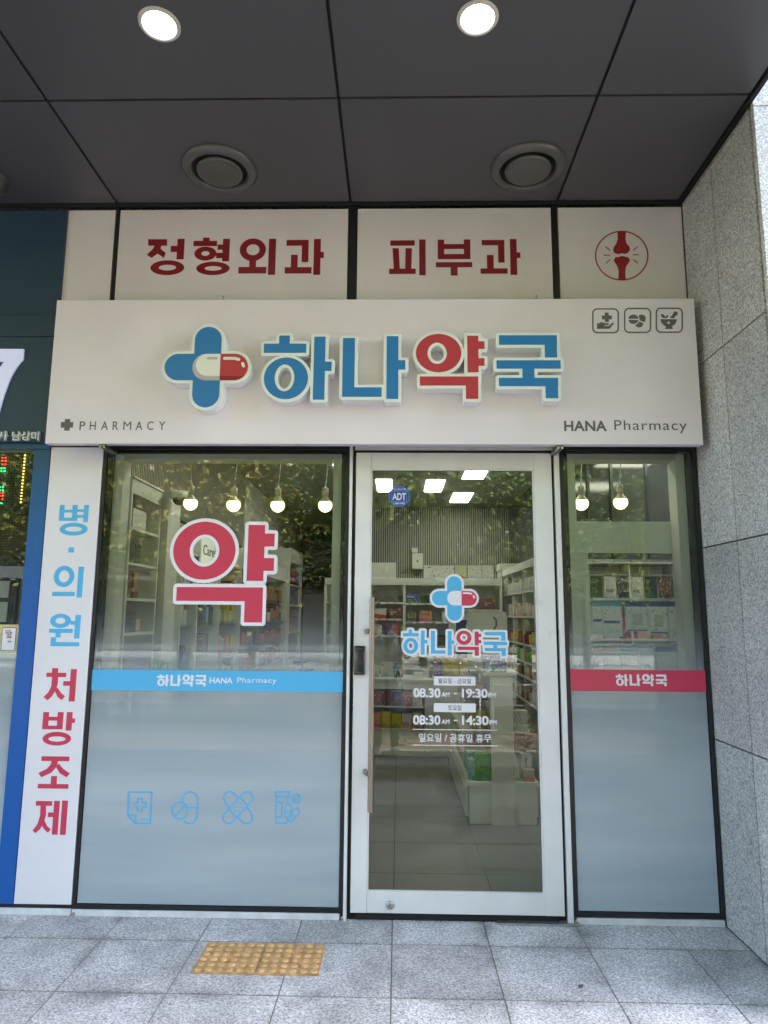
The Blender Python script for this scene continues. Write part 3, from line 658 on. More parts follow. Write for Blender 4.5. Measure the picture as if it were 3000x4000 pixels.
# ---- windows
def window(lab, x0, x1, zb, zt, film_top):
    w = thing('shop_window', lab, 'window', ((x0+x1)/2, .03, 0))
    f = MB(); t = .021
    f.box(x0, x0+t, -.004, .05, zb-.028, zt+.024); f.box(x1-t, x1, -.004, .05, zb-.028, zt+.024)
    f.box(x0+t, x1-t, -.003, .05, zb-.028, zb-.004); f.box(x0+t, x1-t, -.003, .05, zt+.004, zt+.024)
    f.build('window_frame', M['black'], w, kind='stuff')
    a0, a1 = x0+t+.001, x1-t-.001
    box('pane', a0, a1, .006, .014, zb-.003, zt+.003, M['glass'], w)
    bd = MB(); q = .028
    bd.box(a0, a0+q, .018, .05, zb-.003, zt+.003); bd.box(a1-q, a1, .018, .05, zb-.003, zt+.003)
    bd.box(a0+q, a1-q, .018, .05, zb-.003, zb+q*.4); bd.box(a0+q, a1-q, .018, .05, zt-q*.5, zt+.003)
    bd.build('glass_border', M['blackborder'], w, kind='stuff')
    for nm, c in (('l', (a0+.0, a0+q+.055)), ('r', (a1-q-.055, a1-.0))): box('inner_post', c[0], c[1], .052, .17, zb-.02, zt+.05, M['pale'], w)
    box('inner_rail', a0+q+.056, a1-q-.056, .053, .17, zt-.05, zt+.05, M['pale'], w)
    box('inner_rail', a0+q+.056, a1-q-.056, .053, .17, zb-.05, zb+.05, M['pale'], w)
    box('frosted_film', a0+.004, a1-.004, .002, .0035, zb, film_top, M['film'], w)
    return w, a0, a1
zfb = W(800, 3536)[1]; zft = W(900, 1757)[1]
wl, la0, la1 = window('large pharmacy window with a crimson Korean character and blue band on it', XL, W(1367, 1790)[0], zfb, zft, 1.80)
box('sill', XL+.003, W(1367, 1790)[0]-.02, -.008, .05, .001, .034, M['dirtywhite'], wl, bevel=.002)
bz1, bz0 = W(800, 2619)[1], W(800, 2700)[1]
box('blue_band', W(357, 2660)[0], W(1341, 2660)[0], .0005, .0018, bz0, bz1, M['skyblue'], wl)
gY = [('O',459,494,863,870,566,578,758,786), ('R',941,515,1049,878), ('R',1040,571,1116,655), ('R',1040,730,1112,813), ('R',480,919,1040,1009), ('R',920,990,1037,1147)]
SYk = shapes(gY, c6, 0)
dc = cutout('character_decal', loops_of(SYk, .0205, .002), .0, .0015, M['whitevinyl'], wl)
cutout('character_face', loops_of(SYk, 0, .002), -.001, .0009, M['pinkred'], dc)
# the shop name in thin vinyl, scaled from the raised letters
S_all = S_ha+S_na+S_yak+S_guk
NB = bounds(S_all)
LOOPS_ALL = loops_of(S_all, .006, .003)
def name_in(fit, Y, m, parent):
    L_ = [[(fit[0]+(x-NB[0])/(NB[1]-NB[0])*(fit[1]-fit[0]), fit[2]+(z-NB[2])/(NB[3]-NB[2])*(fit[3]-fit[2])) for x, z in lp] for lp in LOOPS_ALL]
    return cutout('lettering', L_, Y, .001, m, parent)
name_in(onw(d2, (475, 53, 762, 122)), -.0008, M['whitevinyl'], wl)
txt('lettering', 'HANA', d2, (783, 70, 918, 105), 0.0003, M['whitevinyl'], wl, off=.022)
txt('lettering', 'Pharmacy', d2, (945, 71, 1177, 111), 0.0003, M['whitevinyl'], wl, off=.004, space=1.1)
kj = cr(460, 3060, .45811)
def arc(cx, cy, rx, ry, a0, a1, n=12): return [(cx+rx*math.cos(math.radians(a0+(a1-a0)*t/n)), cy+ry*math.sin(math.radians(a0+(a1-a0)*t/n))) for t in range(n+1)]
def capline(p, q, r, n=9):
    p, q = Vector(p), Vector(q); a = math.degrees(math.atan2((q-p).y, (q-p).x))
    return arc(q.x, q.y, r, r, a-90, a+90, n)+arc(p.x, p.y, r, r, a+90, a+270, n)
IC = [[('SC', [(94,74),(292,74),(276,341),(150,341),(86,270)], 10), ('S', [(86,270),(153,270),(150,341)], 9), ('SC', [(172,128),(208,128),(208,163),(243,163),(243,200),(207,200),(207,238),(170,238),(170,201),(137,201),(137,163),(172,163)], 9), ('S', [(200,305),(249,305)], 10)],
      [('SC', arc(530,232,68,72,0,345,22), 10), ('S', [(485,282),(577,184)], 10), ('S', [(550,160)]+arc(617,140,66,68,180,360,12)+arc(612,276,64,66,0,130,9), 10), ('S', [(603,207),(676,207)], 9)],
      [('SC', capline((1103,120), (945,292), 49), 10), ('S', [(948,204),(915,165)]+arc(952,120,50,50,140,300,10)+[(1018,118)], 10), ('S', [(1103,210),(1135,245)]+arc(1098,292,50,50,-35,125,10)+[(1022,290)], 10), ('S', [(1045,120),(1104,186)], 9), ('S', [(948,222),(1010,290)], 9)]+[('E', x-7, y-7, x+7, y+7) for x, y in ((1025,167),(1055,172),(995,202),(1026,203),(1060,205),(998,234),(1029,237))],
      [('SC', [(1342,72),(1462,72),(1458,110),(1342,110)], 10), ('S', [(1350,112),(1347,325),(1356,340),(1436,340),(1448,328),(1448,310)], 10), ('S', [(1450,112),(1450,178)], 10), ('S', [(1352,160),(1401,160),(1397,288),(1350,288)], 10), ('SC', arc(1522,127,35,39,0,345,18), 9), ('S', [(1503,150),(1542,104)], 9), ('SC', capline((1456,205), (1452,275), 26), 9), ('SC', capline((1472,298), (1524,238), 26), 9), ('S', [(1430,240),(1482,240)], 8), ('S', [(1478,250),(1515,285)], 8)]]
for ic in IC: mark('icon_decal', ic, kj, .0012, M['skyblue'], wl, step=.0014)
wr, ra0, ra1 = window('narrow right pharmacy window with crimson band and hanging packs behind it', XWR0, XWR1, W(2500, 3562)[1], W(2500, 1757)[1], 1.80)
box('sill', XWR0+.012, XWR1-.002, -.008, .05, .001, .034, M['dirtywhite'], wr, bevel=.002)
box('crimson_band', W(2229, 2660)[0], W(2757, 2660)[0], .0005, .0018, W(2500, 2701)[1], W(2500, 2617)[1], M['pinkred'], wr)
name_in(onw(c8, (565, 1647, 930, 1732)), -.0008, M['whitevinyl'], wr)

# ---- door
dr = thing('glass_door', 'white framed glass entrance door with opening hours and long steel handle', 'door', (.33, .0, 0))
jx0, jx1 = XJ0, XJ1-.006
dx0, dx1 = -.2592, .9229; dz0, dz1 = .040, 2.6486
rx0, rx1 = W(2159, 1790)[0], XWR0-.004
fr = thing('door_frame', 'white aluminium jambs and head around the pharmacy entrance door', 'door frame', (.33, .05, 0))
box('jamb', jx0, jx1-.012, -.012, .10, .0, 2.69, M['white'], fr, bevel=.003)
box('jamb', jx1-.011, jx1, .015, .10, .0, 2.69, M['gap'], fr)
box('jamb', rx0+.006, rx1, -.012, .10, .0, 2.69, M['white'], fr, bevel=.003)
box('jamb', rx0-.022, rx0+.005, .02, .10, .0, 2.69, M['gap'], fr)
box('head', jx1+.001, rx0+.004, -.010, .10, 2.668, 2.69, M['white'], fr, bevel=.002)
box('head', jx1+.001, rx0-.023, .02, .10, 2.652, 2.667, M['gap'], fr)
box('threshold', jx1+.001, rx0-.023, .02, .10, .001, .034, M['gap'], fr)
box('floor_track', .55, 1.0, -.03, .018, .001, .010, M['alu'], fr, bevel=.002)
gx0, gx1 = W(1448, 2600)[0]+.012, W(2093, 1850)[0]; gz0, gz1 = W(1700, 3489)[1], W(1700, 1832)[1]
gx0 = W(1444, 2400)[0]; gx1 = W(2099, 2400)[0]
box('stile', dx0, gx0, -.004, .045, dz0, dz1, M['white'], dr, bevel=.003)
box('stile', gx1, dx1, -.004, .045, dz0, dz1, M['white'], dr, bevel=.003)
box('top_rail', gx0+.0005, gx1-.0005, -.002, .043, gz1, dz1, M['white'], dr, bevel=.003)
box('bottom_rail', gx0+.0005, gx1-.0005, -.002, .043, dz0, gz0, M['white'], dr, bevel=.003)
box('pane', gx0, gx1, .016, .026, gz0, gz1, M['glass'], dr)
bead = MB(); bead.box(gx0+.001, gx1-.001, .002, .015, gz0+.001, gz0+.008); bead.box(gx0+.001, gx1-.001, .002, .015, gz1-.008, gz1-.001)
bead.box(gx0+.001, gx0+.008, .003, .015, gz0+.009, gz1-.009); bead.box(gx1-.008, gx1-.001, .003, .015, gz0+.009, gz1-.009)
bead.build('glazing_bead', M['white'], dr, kind='stuff')
box('brush_strip', dx0+.03, dx1-.03, .008, .02, .005, dz0-.002, M['gap'], dr)
DY = .0155
def hours():
    mp = d3; V = M['whitevinyl']; ink = M['greyink']
    for bb in ((654,71,924,129), (654,244,926,302)):
        q = onw(mp, bb, DY); cutout('day_label', [rrect(q[0], q[2], q[1], q[3], .006)], DY-.001, .001, V, dr)
    txt('lettering', '월요일 - 금요일', mp, (682,83,895,116), DY-.001, ink, dr, off=.006)
    txt('lettering', '토요일', mp, (747,256,833,290), DY-.001, ink, dr, off=.006)
    for s_, bb in (('08.30', (522,146,698,207)), ('19:30', (836,150,1003,209)), ('08:30', (520,321,698,383)), ('14:30', (837,325,1010,386))):
        txt('lettering', s_, mp, bb, DY, V, dr, off=.035)
    for s_, bb in (('AM', (703,171,757,203)), ('PM', (1008,175,1058,207)), ('AM', (703,347,757,379)), ('PM', (1015,352,1063,384))):
        txt('lettering', s_, mp, bb, DY, V, dr, off=.03)
    mark('dash', [('R',783,176,806,185)], mp, DY, V, dr); mark('dash', [('R',784,350,807,359)], mp, DY, V, dr)
    mark('rule_line', [('R',516,413,1066,418)], mp, DY, V, dr, step=.001); mark('rule_line', [('R',516,515,1068,520)], mp, DY, V, dr, step=.001)
    txt('lettering', '일요일 / 공휴일 휴무', mp, (557,441,1027,497), DY, V, dr, off=.017)
hours()
kx = cr(1430, 2150, .24111); ky = cr(1780, 2150, .22610)
S_l = shapes([('C',741,848,835,1136), ('C',643,943,932,1037)], c7, DY)
ld = cutout('cross_decal', loops_of(S_l, .0135, .0014), DY-.001, .001, M['whitevinyl'], dr)
cutout('cross_face', loops_of(S_l, 0, .0014), DY-.002, .001, M['skyblue'], ld)
pl = shapes([('C',741,943,932,1037)], c7, DY); pX = W(*c7(834, 990), DY)[0]
cutout('capsule_white', loops_of(pl, 0, .0012, halfplane(pl, pX, 1)), DY-.003, .001, M['whitevinyl'], ld)
cutout('capsule_red', loops_of(pl, 0, .0012, halfplane(pl, pX, -1)), DY-.003, .001, M['pinkred'], ld)
mark('highlight', [('S', [(848,957),(880,957),(898,961)], 9), ('S', [(912,975),(916,986)], 9)], c7, DY-.003, M['whitevinyl'], ld)
g1 = [('R',690,1285,745,1345), ('R',598,1338,848,1391), ('O',605,1418,842,1676,666,1470,780,1620), ('R',886,1298,948,1688), ('R',944,1450,993,1506),
      ('R',1051,1305,1116,1672), ('R',1051,1618,1284,1672), ('R',1322,1308,1386,1697), ('R',1384,1458,1427,1511)]
g2 = [('O',12,1385,272,1632,78,1440,206,1565), ('R',328,1402,397,1640), ('R',395,1440,440,1494), ('R',395,1550,440,1603), ('R',36,1664,400,1720), ('R',328,1700,400,1818)]
g3 = [('R',500,1410,858,1468), ('R',786,1440,858,1560), ('R',485,1577,885,1636), ('R',648,1630,719,1690), ('R',502,1686,868,1742), ('R',796,1720,868,1828)]
T1, T2, T3 = shapes(g1, kx, DY), shapes(g2, ky, DY), shapes(g3, ky, DY)
nd = cutout('name_decal', loops_of(T1+T2+T3, .0125, .0014), DY-.001, .001, M['whitevinyl'], dr)
cutout('name_face', loops_of(T1, 0, .0012), DY-.002, .001, M['skyblue'], nd)
cutout('name_face', loops_of(T2, 0, .0012), DY-.002, .001, M['pinkred'], nd)
cutout('name_face', loops_of(T3, 0, .0012), DY-.002, .001, M['skyblue'], nd)
# handle
hx = W(1450, 2750, -.07)[0]; hz0, hz1 = W(1440, 3171, -.07)[1], W(1450, 2333, -.07)[1]
hd = MB().tube([(hx, -.07, hz0), (hx, -.07, hz1)], .0158, 20).build('handle', M['steel'], dr)
for py in (2466, 3019):
    z = W(1440, py, -.04)[1]
    MB().tube([(hx-.033, -.005, z), (hx-.030, -.030, z), (hx-.018, -.055, z), (hx-.010, -.068, z)], .0155, 12).build('standoff', M['steel'], hd)
lk0 = onw(cr(1370, 2250, .4514), (27, 604, 126, 856), -.02)
lk = MB().box(lk0[0], lk0[1], -.026, -.0045, lk0[2], lk0[3]).build('digital_lock', M['lockblack'], dr, bevel=.007, seg=3)
lw = lk0[1]-lk0[0]
box('status_strip', lk0[0]+lw*.22, lk0[1]-lw*.25, -.0275, -.0262, lk0[2]+.010, lk0[2]+.015, M['ledoff'], lk)
box('status_strip', lk0[0]+lw*.32, lk0[1]-lw*.32, -.0275, -.0262, lk0[3]-.016, lk0[3]-.0135, M['ledoff'], lk)
kc = W(1524, 3535, -.004)
MB().lathe([(.0001,-.012),(.014,-.012),(.019,-.009),(.021,-.001),(.021,.0)], (kc[0], -.002, kc[1]), 28, axis='y').build('keyhole', M['alu'], dr)
box('key_slot', kc[0]-.0075, kc[0]+.001, -.0155, -.0142, kc[1]-.001, kc[1]+.0015, M['gap'], dr)
# security sticker
oc = [c7(431+74*math.cos(math.radians(22.5+45*t)), 331+73*math.sin(math.radians(22.5+45*t))) for t in range(8)]
st = thing('security_sticker', 'blue octagonal alarm company sticker inside the top of the door glass', 'sticker', (*[W(*c7(431, 331), DY)[0]], DY, W(*c7(431, 331), DY)[1]))
M['stickerblue'] = mat('sticker_blue', (.012,.055,.32), .35); M['stickerline'] = mat('sticker_line', (.25,.42,.75), .4)
cutout('sticker_face', loops_of([('p', [W(*p, DY) for p in oc])], 0, .0012), DY-.001, .001, M['stickerblue'], st)
oi_ = [W(*c7(431+68*math.cos(math.radians(22.5+45*t)), 331+67*math.sin(math.radians(22.5+45*t))), DY) for t in range(8)]
cutout('border_line', loops_of([('l', oi_, .0012, True)], 0, .0008), DY-.0016, .0006, M['stickerline'], st)
mark('border_line', [('SC', [(383,297),(478,297),(478,362),(383,362)], 2.4)], c7, DY-.001, M['stickerline'], st, depth=.0006, step=.0008)
txt('lettering', 'ADT', c7, (386,308,474,354), DY-.001, M['whitevinyl'], st, off=.03)
txt('lettering', '캡스경비구역', c7, (392,277,471,292), DY-.001, M['whitevinyl'], st, off=.012)
txt('lettering', '1588-6400', c7, (396,369,466,382), DY-.001, M['whitevinyl'], st, off=.012)
M['tape'] = mat('yellowed_tape', (.55,.48,.28), .5)
q = onw(c7, (372, 386, 396, 485), DY+.02)
box('paper_tape', q[0], q[1], .0275, .029, q[2], q[3], M['tape'], label='strip of yellowed tape on the door glass below the blue sticker', cat='tape')
# ---- soffit fittings
for i, (x, y) in enumerate(((-1.085, -1.365), (.341, -1.378), (-2.55, -1.37))):
    if i == 2: continue
    t = thing('downlight', ('lit round downlight in the soffit above the cross logo', 'lit round downlight in the soffit above the entrance door')[i], 'downlight', (x, y, CZ), 'round downlights in the soffit')
    MB().lathe([(.072,-.004),(.078,-.010),(.088,-.009),(.093,-.002),(.093,.0)], (x, y, CZ), 40).build('trim_ring', M['lamprim'], t)
    MB().lathe([(.0001,-.005),(.0735,-.005),(.0735,-.0045)], (x, y, CZ), 40).build('lamp_disc', M['lampon'], t)
for i, (x, y) in enumerate(((-1.074, -.367), (.755, -.364), (-2.62, -.34))):
    t = thing('air_diffuser', ('round grey air diffuser above the four character panel', 'round grey air diffuser above the three character panel', 'round grey air diffuser cut by the left photo edge')[i], 'air diffuser', (x, y, CZ), 'round air diffusers in the soffit')
    MB().lathe([(.160,.0),(.163,-.018),(.172,-.030),(.190,-.030),(.203,-.022),(.216,-.014),(.217,.0)], (x, y, CZ), 56).build('outer_ring', M['diffuser'], t)
    MB().lathe([(.0001,-.022),(.09,-.026),(.118,-.034),(.132,-.030),(.136,-.018),(.120,.0)], (x, y, CZ), 56).build('centre_plate', M['diffuser'], t)
    MB().lathe([(.12,-.002),(.16,-.002)], (x, y, CZ), 56).build('throat', M['gap'], t)
# ---- tactile blocks
for i, (x0, x1) in enumerate(((-.966, -.668), (-.664, -.366))):
    t = thing('tactile_block', ('ochre tactile paving block of raised domes, the one nearer the vertical sign', 'ochre tactile paving block of raised domes, the one nearer the door')[i], 'tactile paving', ((x0+x1)/2, -.437, 0), 'ochre tactile paving blocks')
    box('block', x0, x1, -.584, -.290, -.01, .006, M['tactile'], t, bevel=.002)
    dm = None
    for a in range(6):
        for b_ in range(6):
            px, py = x0+.025+a*.0497, -.584+.025+b_*.0488
            if dm is None: dm = MB().lathe([(.0175,0),(.0172,.002),(.0140,.0045),(.008,.0056),(.0001,.0058)], (px, py, .006), 14).build('dome', M['dome'], t); zc_ = ORG[dm].z
            else: share(dm, (px, py, zc_), t)
M['sealant'] = mat('tan_sealant', (.34,.27,.19), .7, var=.3, vscale=60)
for px_a, par in ((286, vs_), (1337, wl), (2252, wr)):
    x_, z_ = W(px_a, 3575, -.008); MB().ball((x_, -.004, .012), .011, 10, 6).build('sealant', M['sealant'], par)
dx_, dy_ = WZ(2267, 3857); MB().add([(dx_-.012,dy_-.006,.002),(dx_+.010,dy_-.009,.004),(dx_+.014,dy_+.008,.010),(dx_-.004,dy_+.010,.006)], [(0,1,2,3)]).build('dead_leaf', M['bark'], label='tiny dark curled leaf on the pavement right of the door', cat='leaf')
# ---- neighbouring shop on the left
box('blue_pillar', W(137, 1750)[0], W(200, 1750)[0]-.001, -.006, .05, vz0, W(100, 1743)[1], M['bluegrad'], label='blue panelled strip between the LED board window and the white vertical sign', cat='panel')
ts = thing('teal_sign', 'dark teal neighbouring sign with a large white seven and small Korean name', 'sign', (-2.4, -.05, 2.7))
k7 = cr(0, 1250, .24859); tz = W(100, 1315, -.05)[1]; te = W(265, 900, 0)[0]; te2 = W(200, 1500, -.03)[0]
box('upper_panel', -4.5, te-.002, -.02, .03, 3.52, W(100, 831)[1], M['teal'], ts)
box('lower_panel', -4.5, W(213, 1315, -.05)[0], -.05, .03, tz+.002, 3.518, M['teal'], ts, bevel=.002)
box('lower_panel', -4.5, W(213, 1315, -.05)[0], -.05, .03, 2.70, tz-.002, M['teal'], ts, bevel=.002)
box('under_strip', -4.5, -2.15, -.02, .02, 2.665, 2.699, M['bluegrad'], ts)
seven = [('P', [(-160,466),(387,466),(378,632),(330,680),(285,735),(235,815),(190,895),(150,985),(115,1075),(80,1175),(50,1270),(22,1370),(0,1450),(-20,1560),(-170,1560),(-150,1400),(-110,1250),(-60,1080),(0,905),(-60,662)]),
         ]
seven = [('P', [(-330,466),(387,466),(378,632),(330,680),(285,735),(235,815),(190,895),(150,985),(115,1075),(80,1175),(50,1270),(22,1370),(0,1450),(-20,1560),(-170,1560),(-150,1400),(-115,1240),(-90,1080),(-60,930),(0,775),(82,662),(-330,662)])]
mark('number_seven', seven, k7, -.0515, M['lightonsign'], ts, depth=.012, step=.002)
txt('lettering', '남상미', k7, (212, 1762, 638, 1903), -.051, M['letterwhite'], ts, off=.028, depth=.02)
txt('lettering', '사', k7, (-2, 1757, 138, 1903), -.051, M['letterwhite'], ts, off=.028, depth=.02)
nw = thing('neighbour_window', 'glass window of the neighbouring shop with a frosted lower part', 'window', (-2.6, .02, 0))
nx1 = W(136, 1760)[0]
box('pane', -3.6, nx1-.001, .006, .014, .07, 2.664, M['glass'], nw)
box('frosted_film', -3.6, nx1-.004, .002, .0035, .07, 1.55, M['film'], nw)
box('bottom_frame', -3.6, nx1, .001, .05, .036, .069, M['black'], nw)
lb = thing('led_board', 'black LED dot matrix board with red and green lamps at the left edge', 'led board', (-2.7, .09, 1.9), None)
bx1 = W(130, 1760, .07)[0]
box('board', -3.6, bx1, .07, .10, 1.95, 2.66, M['ledblack'], lb)
off = MB(); pitch = .0165
for a in range(24):
    for b_ in range(38):
        off.box(bx1-.05-a*pitch-.0022, bx1-.05-a*pitch+.0022, .066, .0695, 2.62-b_*pitch-.0022, 2.62-b_*pitch+.0022)
off.build('led_grid', M['ledoff'], lb, kind='stuff')
ledp = None
for b_ in range(16):
    s_ = .0036; x, z = W(98-b_*1.1, 1779+b_*12.2, .064)
    o = box('led', x-s_, x+s_, .060, .0655, z-s_, z+s_, M['ledy'], lb) if ledp is None else share(ledp, (x, .06275, z), lb)
    if ledp is None: ledp = o
for cx_, cy_, m_ in [(10,1788,'r'),(22,1788,'r'),(10,1801,'r'),(22,1801,'r'),(10,1814,'r'),(22,1814,'r'),(6,1829,'g'),(18,1829,'g'),(6,1841,'g'),(18,1841,'g'),(0,1903,'g'),(12,1903,'g'),(0,1915,'g'),(12,1915,'g'),(0,1925,'r'),(11,1925,'r'),(0,1937,'r'),(10,1937,'r'),(9,1950,'r'),(6,1966,'g')]:
    x, z = W(cx_, cy_, .064); box('led', x-.0036, x+.0036, .060, .0655, z-.0036, z+.0036, M['led'+m_], lb)
box('neighbour_wall', -3.6, -2.05, .62, .66, 0, 4.2, M['wall'], kind='structure')
box('neighbour_side_wall', -2.09, -1.97, .06, .618, 0, 4.2, M['wall'], kind='structure')
nb = thing('notice_board', 'black framed notice board on the pale wall behind the neighbour window', 'notice board', (-2.8, .6, 1.6))
nbx = W(74, 2270, .6); box('board_frame', -3.4, nbx[0], .585, .619, W(50, 2440, .6)[1], W(50, 2256, .6)[1], M['black'], nb, bevel=.003)
box('paper', -3.3, nbx[0]-.05, .575, .584, W(50, 2335, .6)[1], W(50, 2270, .6)[1], M['shelf'], nb)
box('paper', -3.3, nbx[0]-.05, .575, .584, W(50, 2430, .6)[1], W(50, 2352, .6)[1], M['shelf'], nb)
M['posteryellow'] = mat('poster_yellow', (.60,.50,.20), .5)
po = thing('poster', 'yellow poster of a phone screen on the neighbour window glass', 'poster', (-2.45, 0, 1.5))
q = onw(c5, (-60, 1636, 150, 1885), 0); box('sheet', q[0], q[1], .0045, .0055, q[2], q[3], M['posteryellow'], po)
q = onw(c5, (12, 1660, 132, 1862), 0); cutout('phone_outline', [rrect(q[0], q[2], q[1], q[3], .007)], .0035, .001, M['greyink'], po)
q = onw(c5, (17, 1666, 127, 1856), 0); cutout('phone_screen', [rrect(q[0], q[2], q[1], q[3], .005)], .0025, .001, M['whitevinyl'], po)
txt('lettering', '전국 입점', c5, (45,1683,95,1696), .0025, M['greyink'], po, off=.01); txt('lettering', '부동산 매물', c5, (45,1700,107,1714), .0025, M['darkred'], po, off=.02)
txt('lettering', '구할땐', c5, (52,1716,96,1730), .0025, M['darkred'], po, off=.02); txt('lettering', '한방!', c5, (58,1734,100,1755), .0025, M['darkred'], po, off=.03)
txt('lettering', '한방', c5, (66,1776,98,1792), .0025, M['greyink'], po, off=.02)

# ================================================================== INSIDE THE SHOP
IC_Z = 3.41
box('shop_floor', -1.98, 3.3, .10, 9.5, -.08, -.014, M['gap'], kind='structure')
fl = bpy.data.objects['shop_floor']; fp = None
for i in range(-4, 6):
    for j in range(0, 12):
        x0, y0 = -.02+i*.6, .101+j*.6
        if x0 < -1.98 or x0+.6 > 3.3 or (x0 > 1.7 and y0 > 3.4): continue
        if fp is None: fp = box('floor_tile', x0+.002, x0+.598, y0+.002, y0+.598, -.014, -.001, M['shopfloor'], fl)
        else: share(fp, (x0+.3, y0+.3, -.0075), fl)
box('shop_ceiling', -1.98, 3.3, .09, 9.5, IC_Z, IC_Z+.05, M['shopceil'], kind='structure')
box('left_wall', -2.02, -1.98, .09, 9.5, 0, IC_Z, M['wall'], kind='structure')
box('back_wall', -1.98, -.9, 9.45, 9.5, 0, IC_Z, M['darkwall'], kind='structure')
box('back_partition', -.9, 1.84, 6.95, 7.0, 0, IC_Z, M['slatback'], kind='structure')
box('passage_wall', -.93, -.9, 6.95, 9.45, 0, IC_Z, M['darkwall'], kind='structure')
box('side_partition', 1.80, 1.84, 3.2, 6.95, 0, IC_Z, M['darkwall'], kind='structure')
box('right_wall', 3.3, 3.35, .09, 5.2, 0, IC_Z, M['darkwall'], kind='structure')
box('right_back_wall', 1.841, 3.3, 3.10, 3.15, 0, IC_Z, M['darkwall'], kind='structure')
box('front_upper_wall', -1.98, 3.3, .095, .12, 2.74, IC_Z, M['wall'], kind='structure')
box('front_right_wall', 1.815, 3.3, .06, .12, 0, IC_Z, M['wall'], kind='structure')
box('front_left_wall', -1.98, -1.83, .06, .12, 0, IC_Z, M['wall'], kind='structure')
box('panel_backing', -1.98, -1.974, .14, 4.41, 2.48, IC_Z-.01, M['slatback'], bpy.data.objects['left_wall'])
sl = MB()
y = .14
while y < 4.4: sl.box(-1.973, -1.955, y, y+.018, 2.50, IC_Z-.02); y += .034
sl.build('slat_panelling', M['slat'], bpy.data.objects['left_wall'], kind='stuff')
box('wall_panel', -1.98, -1.965, 4.42, 6.9, 2.5, IC_Z-.02, M['wall'], bpy.data.objects['left_wall'])
sl = MB(); x = -.89
while x < 1.78: sl.box(x, x+.021, 6.935, 6.949, 1.0, IC_Z-.002); x += .036
sl.build('slat_panelling', M['slat'], bpy.data.objects['back_partition'], kind='stuff')
# header band and lit wall on the far right side
rw = bpy.data.objects['right_wall']
box('header_beam', 3.2, 3.299, .2, 5.1, 2.93, 3.06, M['shelf'], rw)
box('wall_panel', 3.27, 3.298, .2, 2.6, 2.3, 2.92, M['wall'], rw)
for y in (1.2, 2.4, 3.7): box('mullion', 3.28, 3.298, y, y+.05, 3.07, IC_Z-.01, M['black'], rw)
# ceiling lights
pls = [(( 1468,1874),(1532,1921)), ((1667,1876),(1723,1921)), ((1823,1833),(1886,1872)), ((1773,1927),(1827,1963)), ((1290,1790),(1352,1870))]
labs = ['square lit ceiling panel above the blue sticker', 'square lit ceiling panel second from the sticker', 'square lit ceiling panel highest in the door glass', 'square lit ceiling panel lowest and deepest in the shop', 'square lit ceiling panel cut off by the large window frame']
for ((a, b_), (c, d)), lab in zip(pls, labs):
    p0, p1 = WZ(a, b_, IC_Z-.01), WZ(c, d, IC_Z-.01)
    x0, x1 = min(p0[0], p1[0]), max(p0[0], p1[0]); y0, y1 = min(p0[1], p1[1]), max(p0[1], p1[1])
    t = thing('panel_light', lab, 'ceiling light', ((x0+x1)/2, (y0+y1)/2, IC_Z), 'square lit panels in the shop ceiling')
    box('lit_panel', x0, x1, y0, y1, IC_Z-.012, IC_Z-.004, M['panelon'], t)
    box('rim', x0-.012, x1+.012, y0-.012, y1+.012, IC_Z-.0035, IC_Z-.0005, M['shelf'], t)
for y0, lab in ((.9, 'long lit ceiling panel over the right room nearer the window'), (2.4, 'long lit ceiling panel over the right room farther in')):
    t = thing('panel_light', lab, 'ceiling light', (2.6, y0, IC_Z), 'square lit panels in the shop ceiling')
    box('lit_panel', 2.3, 2.9, y0, y0+.5, IC_Z-.012, IC_Z-.004, M['panelon'], t)
for x0, lab in ((-.95, 'added lit ceiling panel, out of view behind the large window head'), (.35, 'added lit ceiling panel, out of view behind the door head')):  # panels added out of view to brighten the gondola front
    t = thing('panel_light', lab, 'ceiling light', (x0+.3, 1.0, IC_Z), 'square lit panels in the shop ceiling')
    box('lit_panel', x0, x0+.6, .7, 1.1, IC_Z-.012, IC_Z-.004, M['panelon'], t)
# pendant bulbs
BY = .35
bl = [(c6(571,375), 'hanging bulb nearest the camera dome in the large window'), (c6(850,385), 'hanging bulb second from the camera dome'), (c6(1136,388), 'hanging bulb third from the camera dome'),
      (c6(1444,388), 'hanging bulb nearest the door in the large window'), (c8(315,418), 'hanging bulb nearer the door in the narrow right window'), (c8(597,410), 'hanging bulb nearer the granite wall in the right window')]
for i, (p, lab) in enumerate(bl):
    x, z = W(*p, BY); t = thing('pendant_bulb', lab, 'pendant lamp', (x, BY, z), 'bare bulbs hanging behind the windows'); r = .046
    MB().ball((x, BY, z), r, 24, 14, z0=-1, z1=.45).build('bulb', M['bulbon'], t)
    MB().lathe([(r*.893, r*.45), (.034, r*.72), (.022, r*.98), (.019, r*1.25), (.0001, r*1.26)], (x, BY, z), 20).build('bulb_neck', M['bulbneck'], t)
    MB().lathe([(.0001, r*1.27), (.021, r*1.28), (.021, r*2.45), (.017, r*2.5), (.007, r*2.6), (.006, r*2.95), (.0001, r*2.95)], (x, BY, z), 20).build('socket', M['bulbneck'], t)
    s = random.choice((-1, 1))*.010; zz = z+r*2.9
    MB().tube([(x, BY, zz), (x+s*.6, BY, zz+.06), (x+s*1.2, BY, zz+.14), (x+s, BY, zz+.25), (x+s*.3, BY, zz+.40), (x, BY, zz+.55), (x, BY, IC_Z-.001)], .0028, 6).build('cable', M['cable'], t)

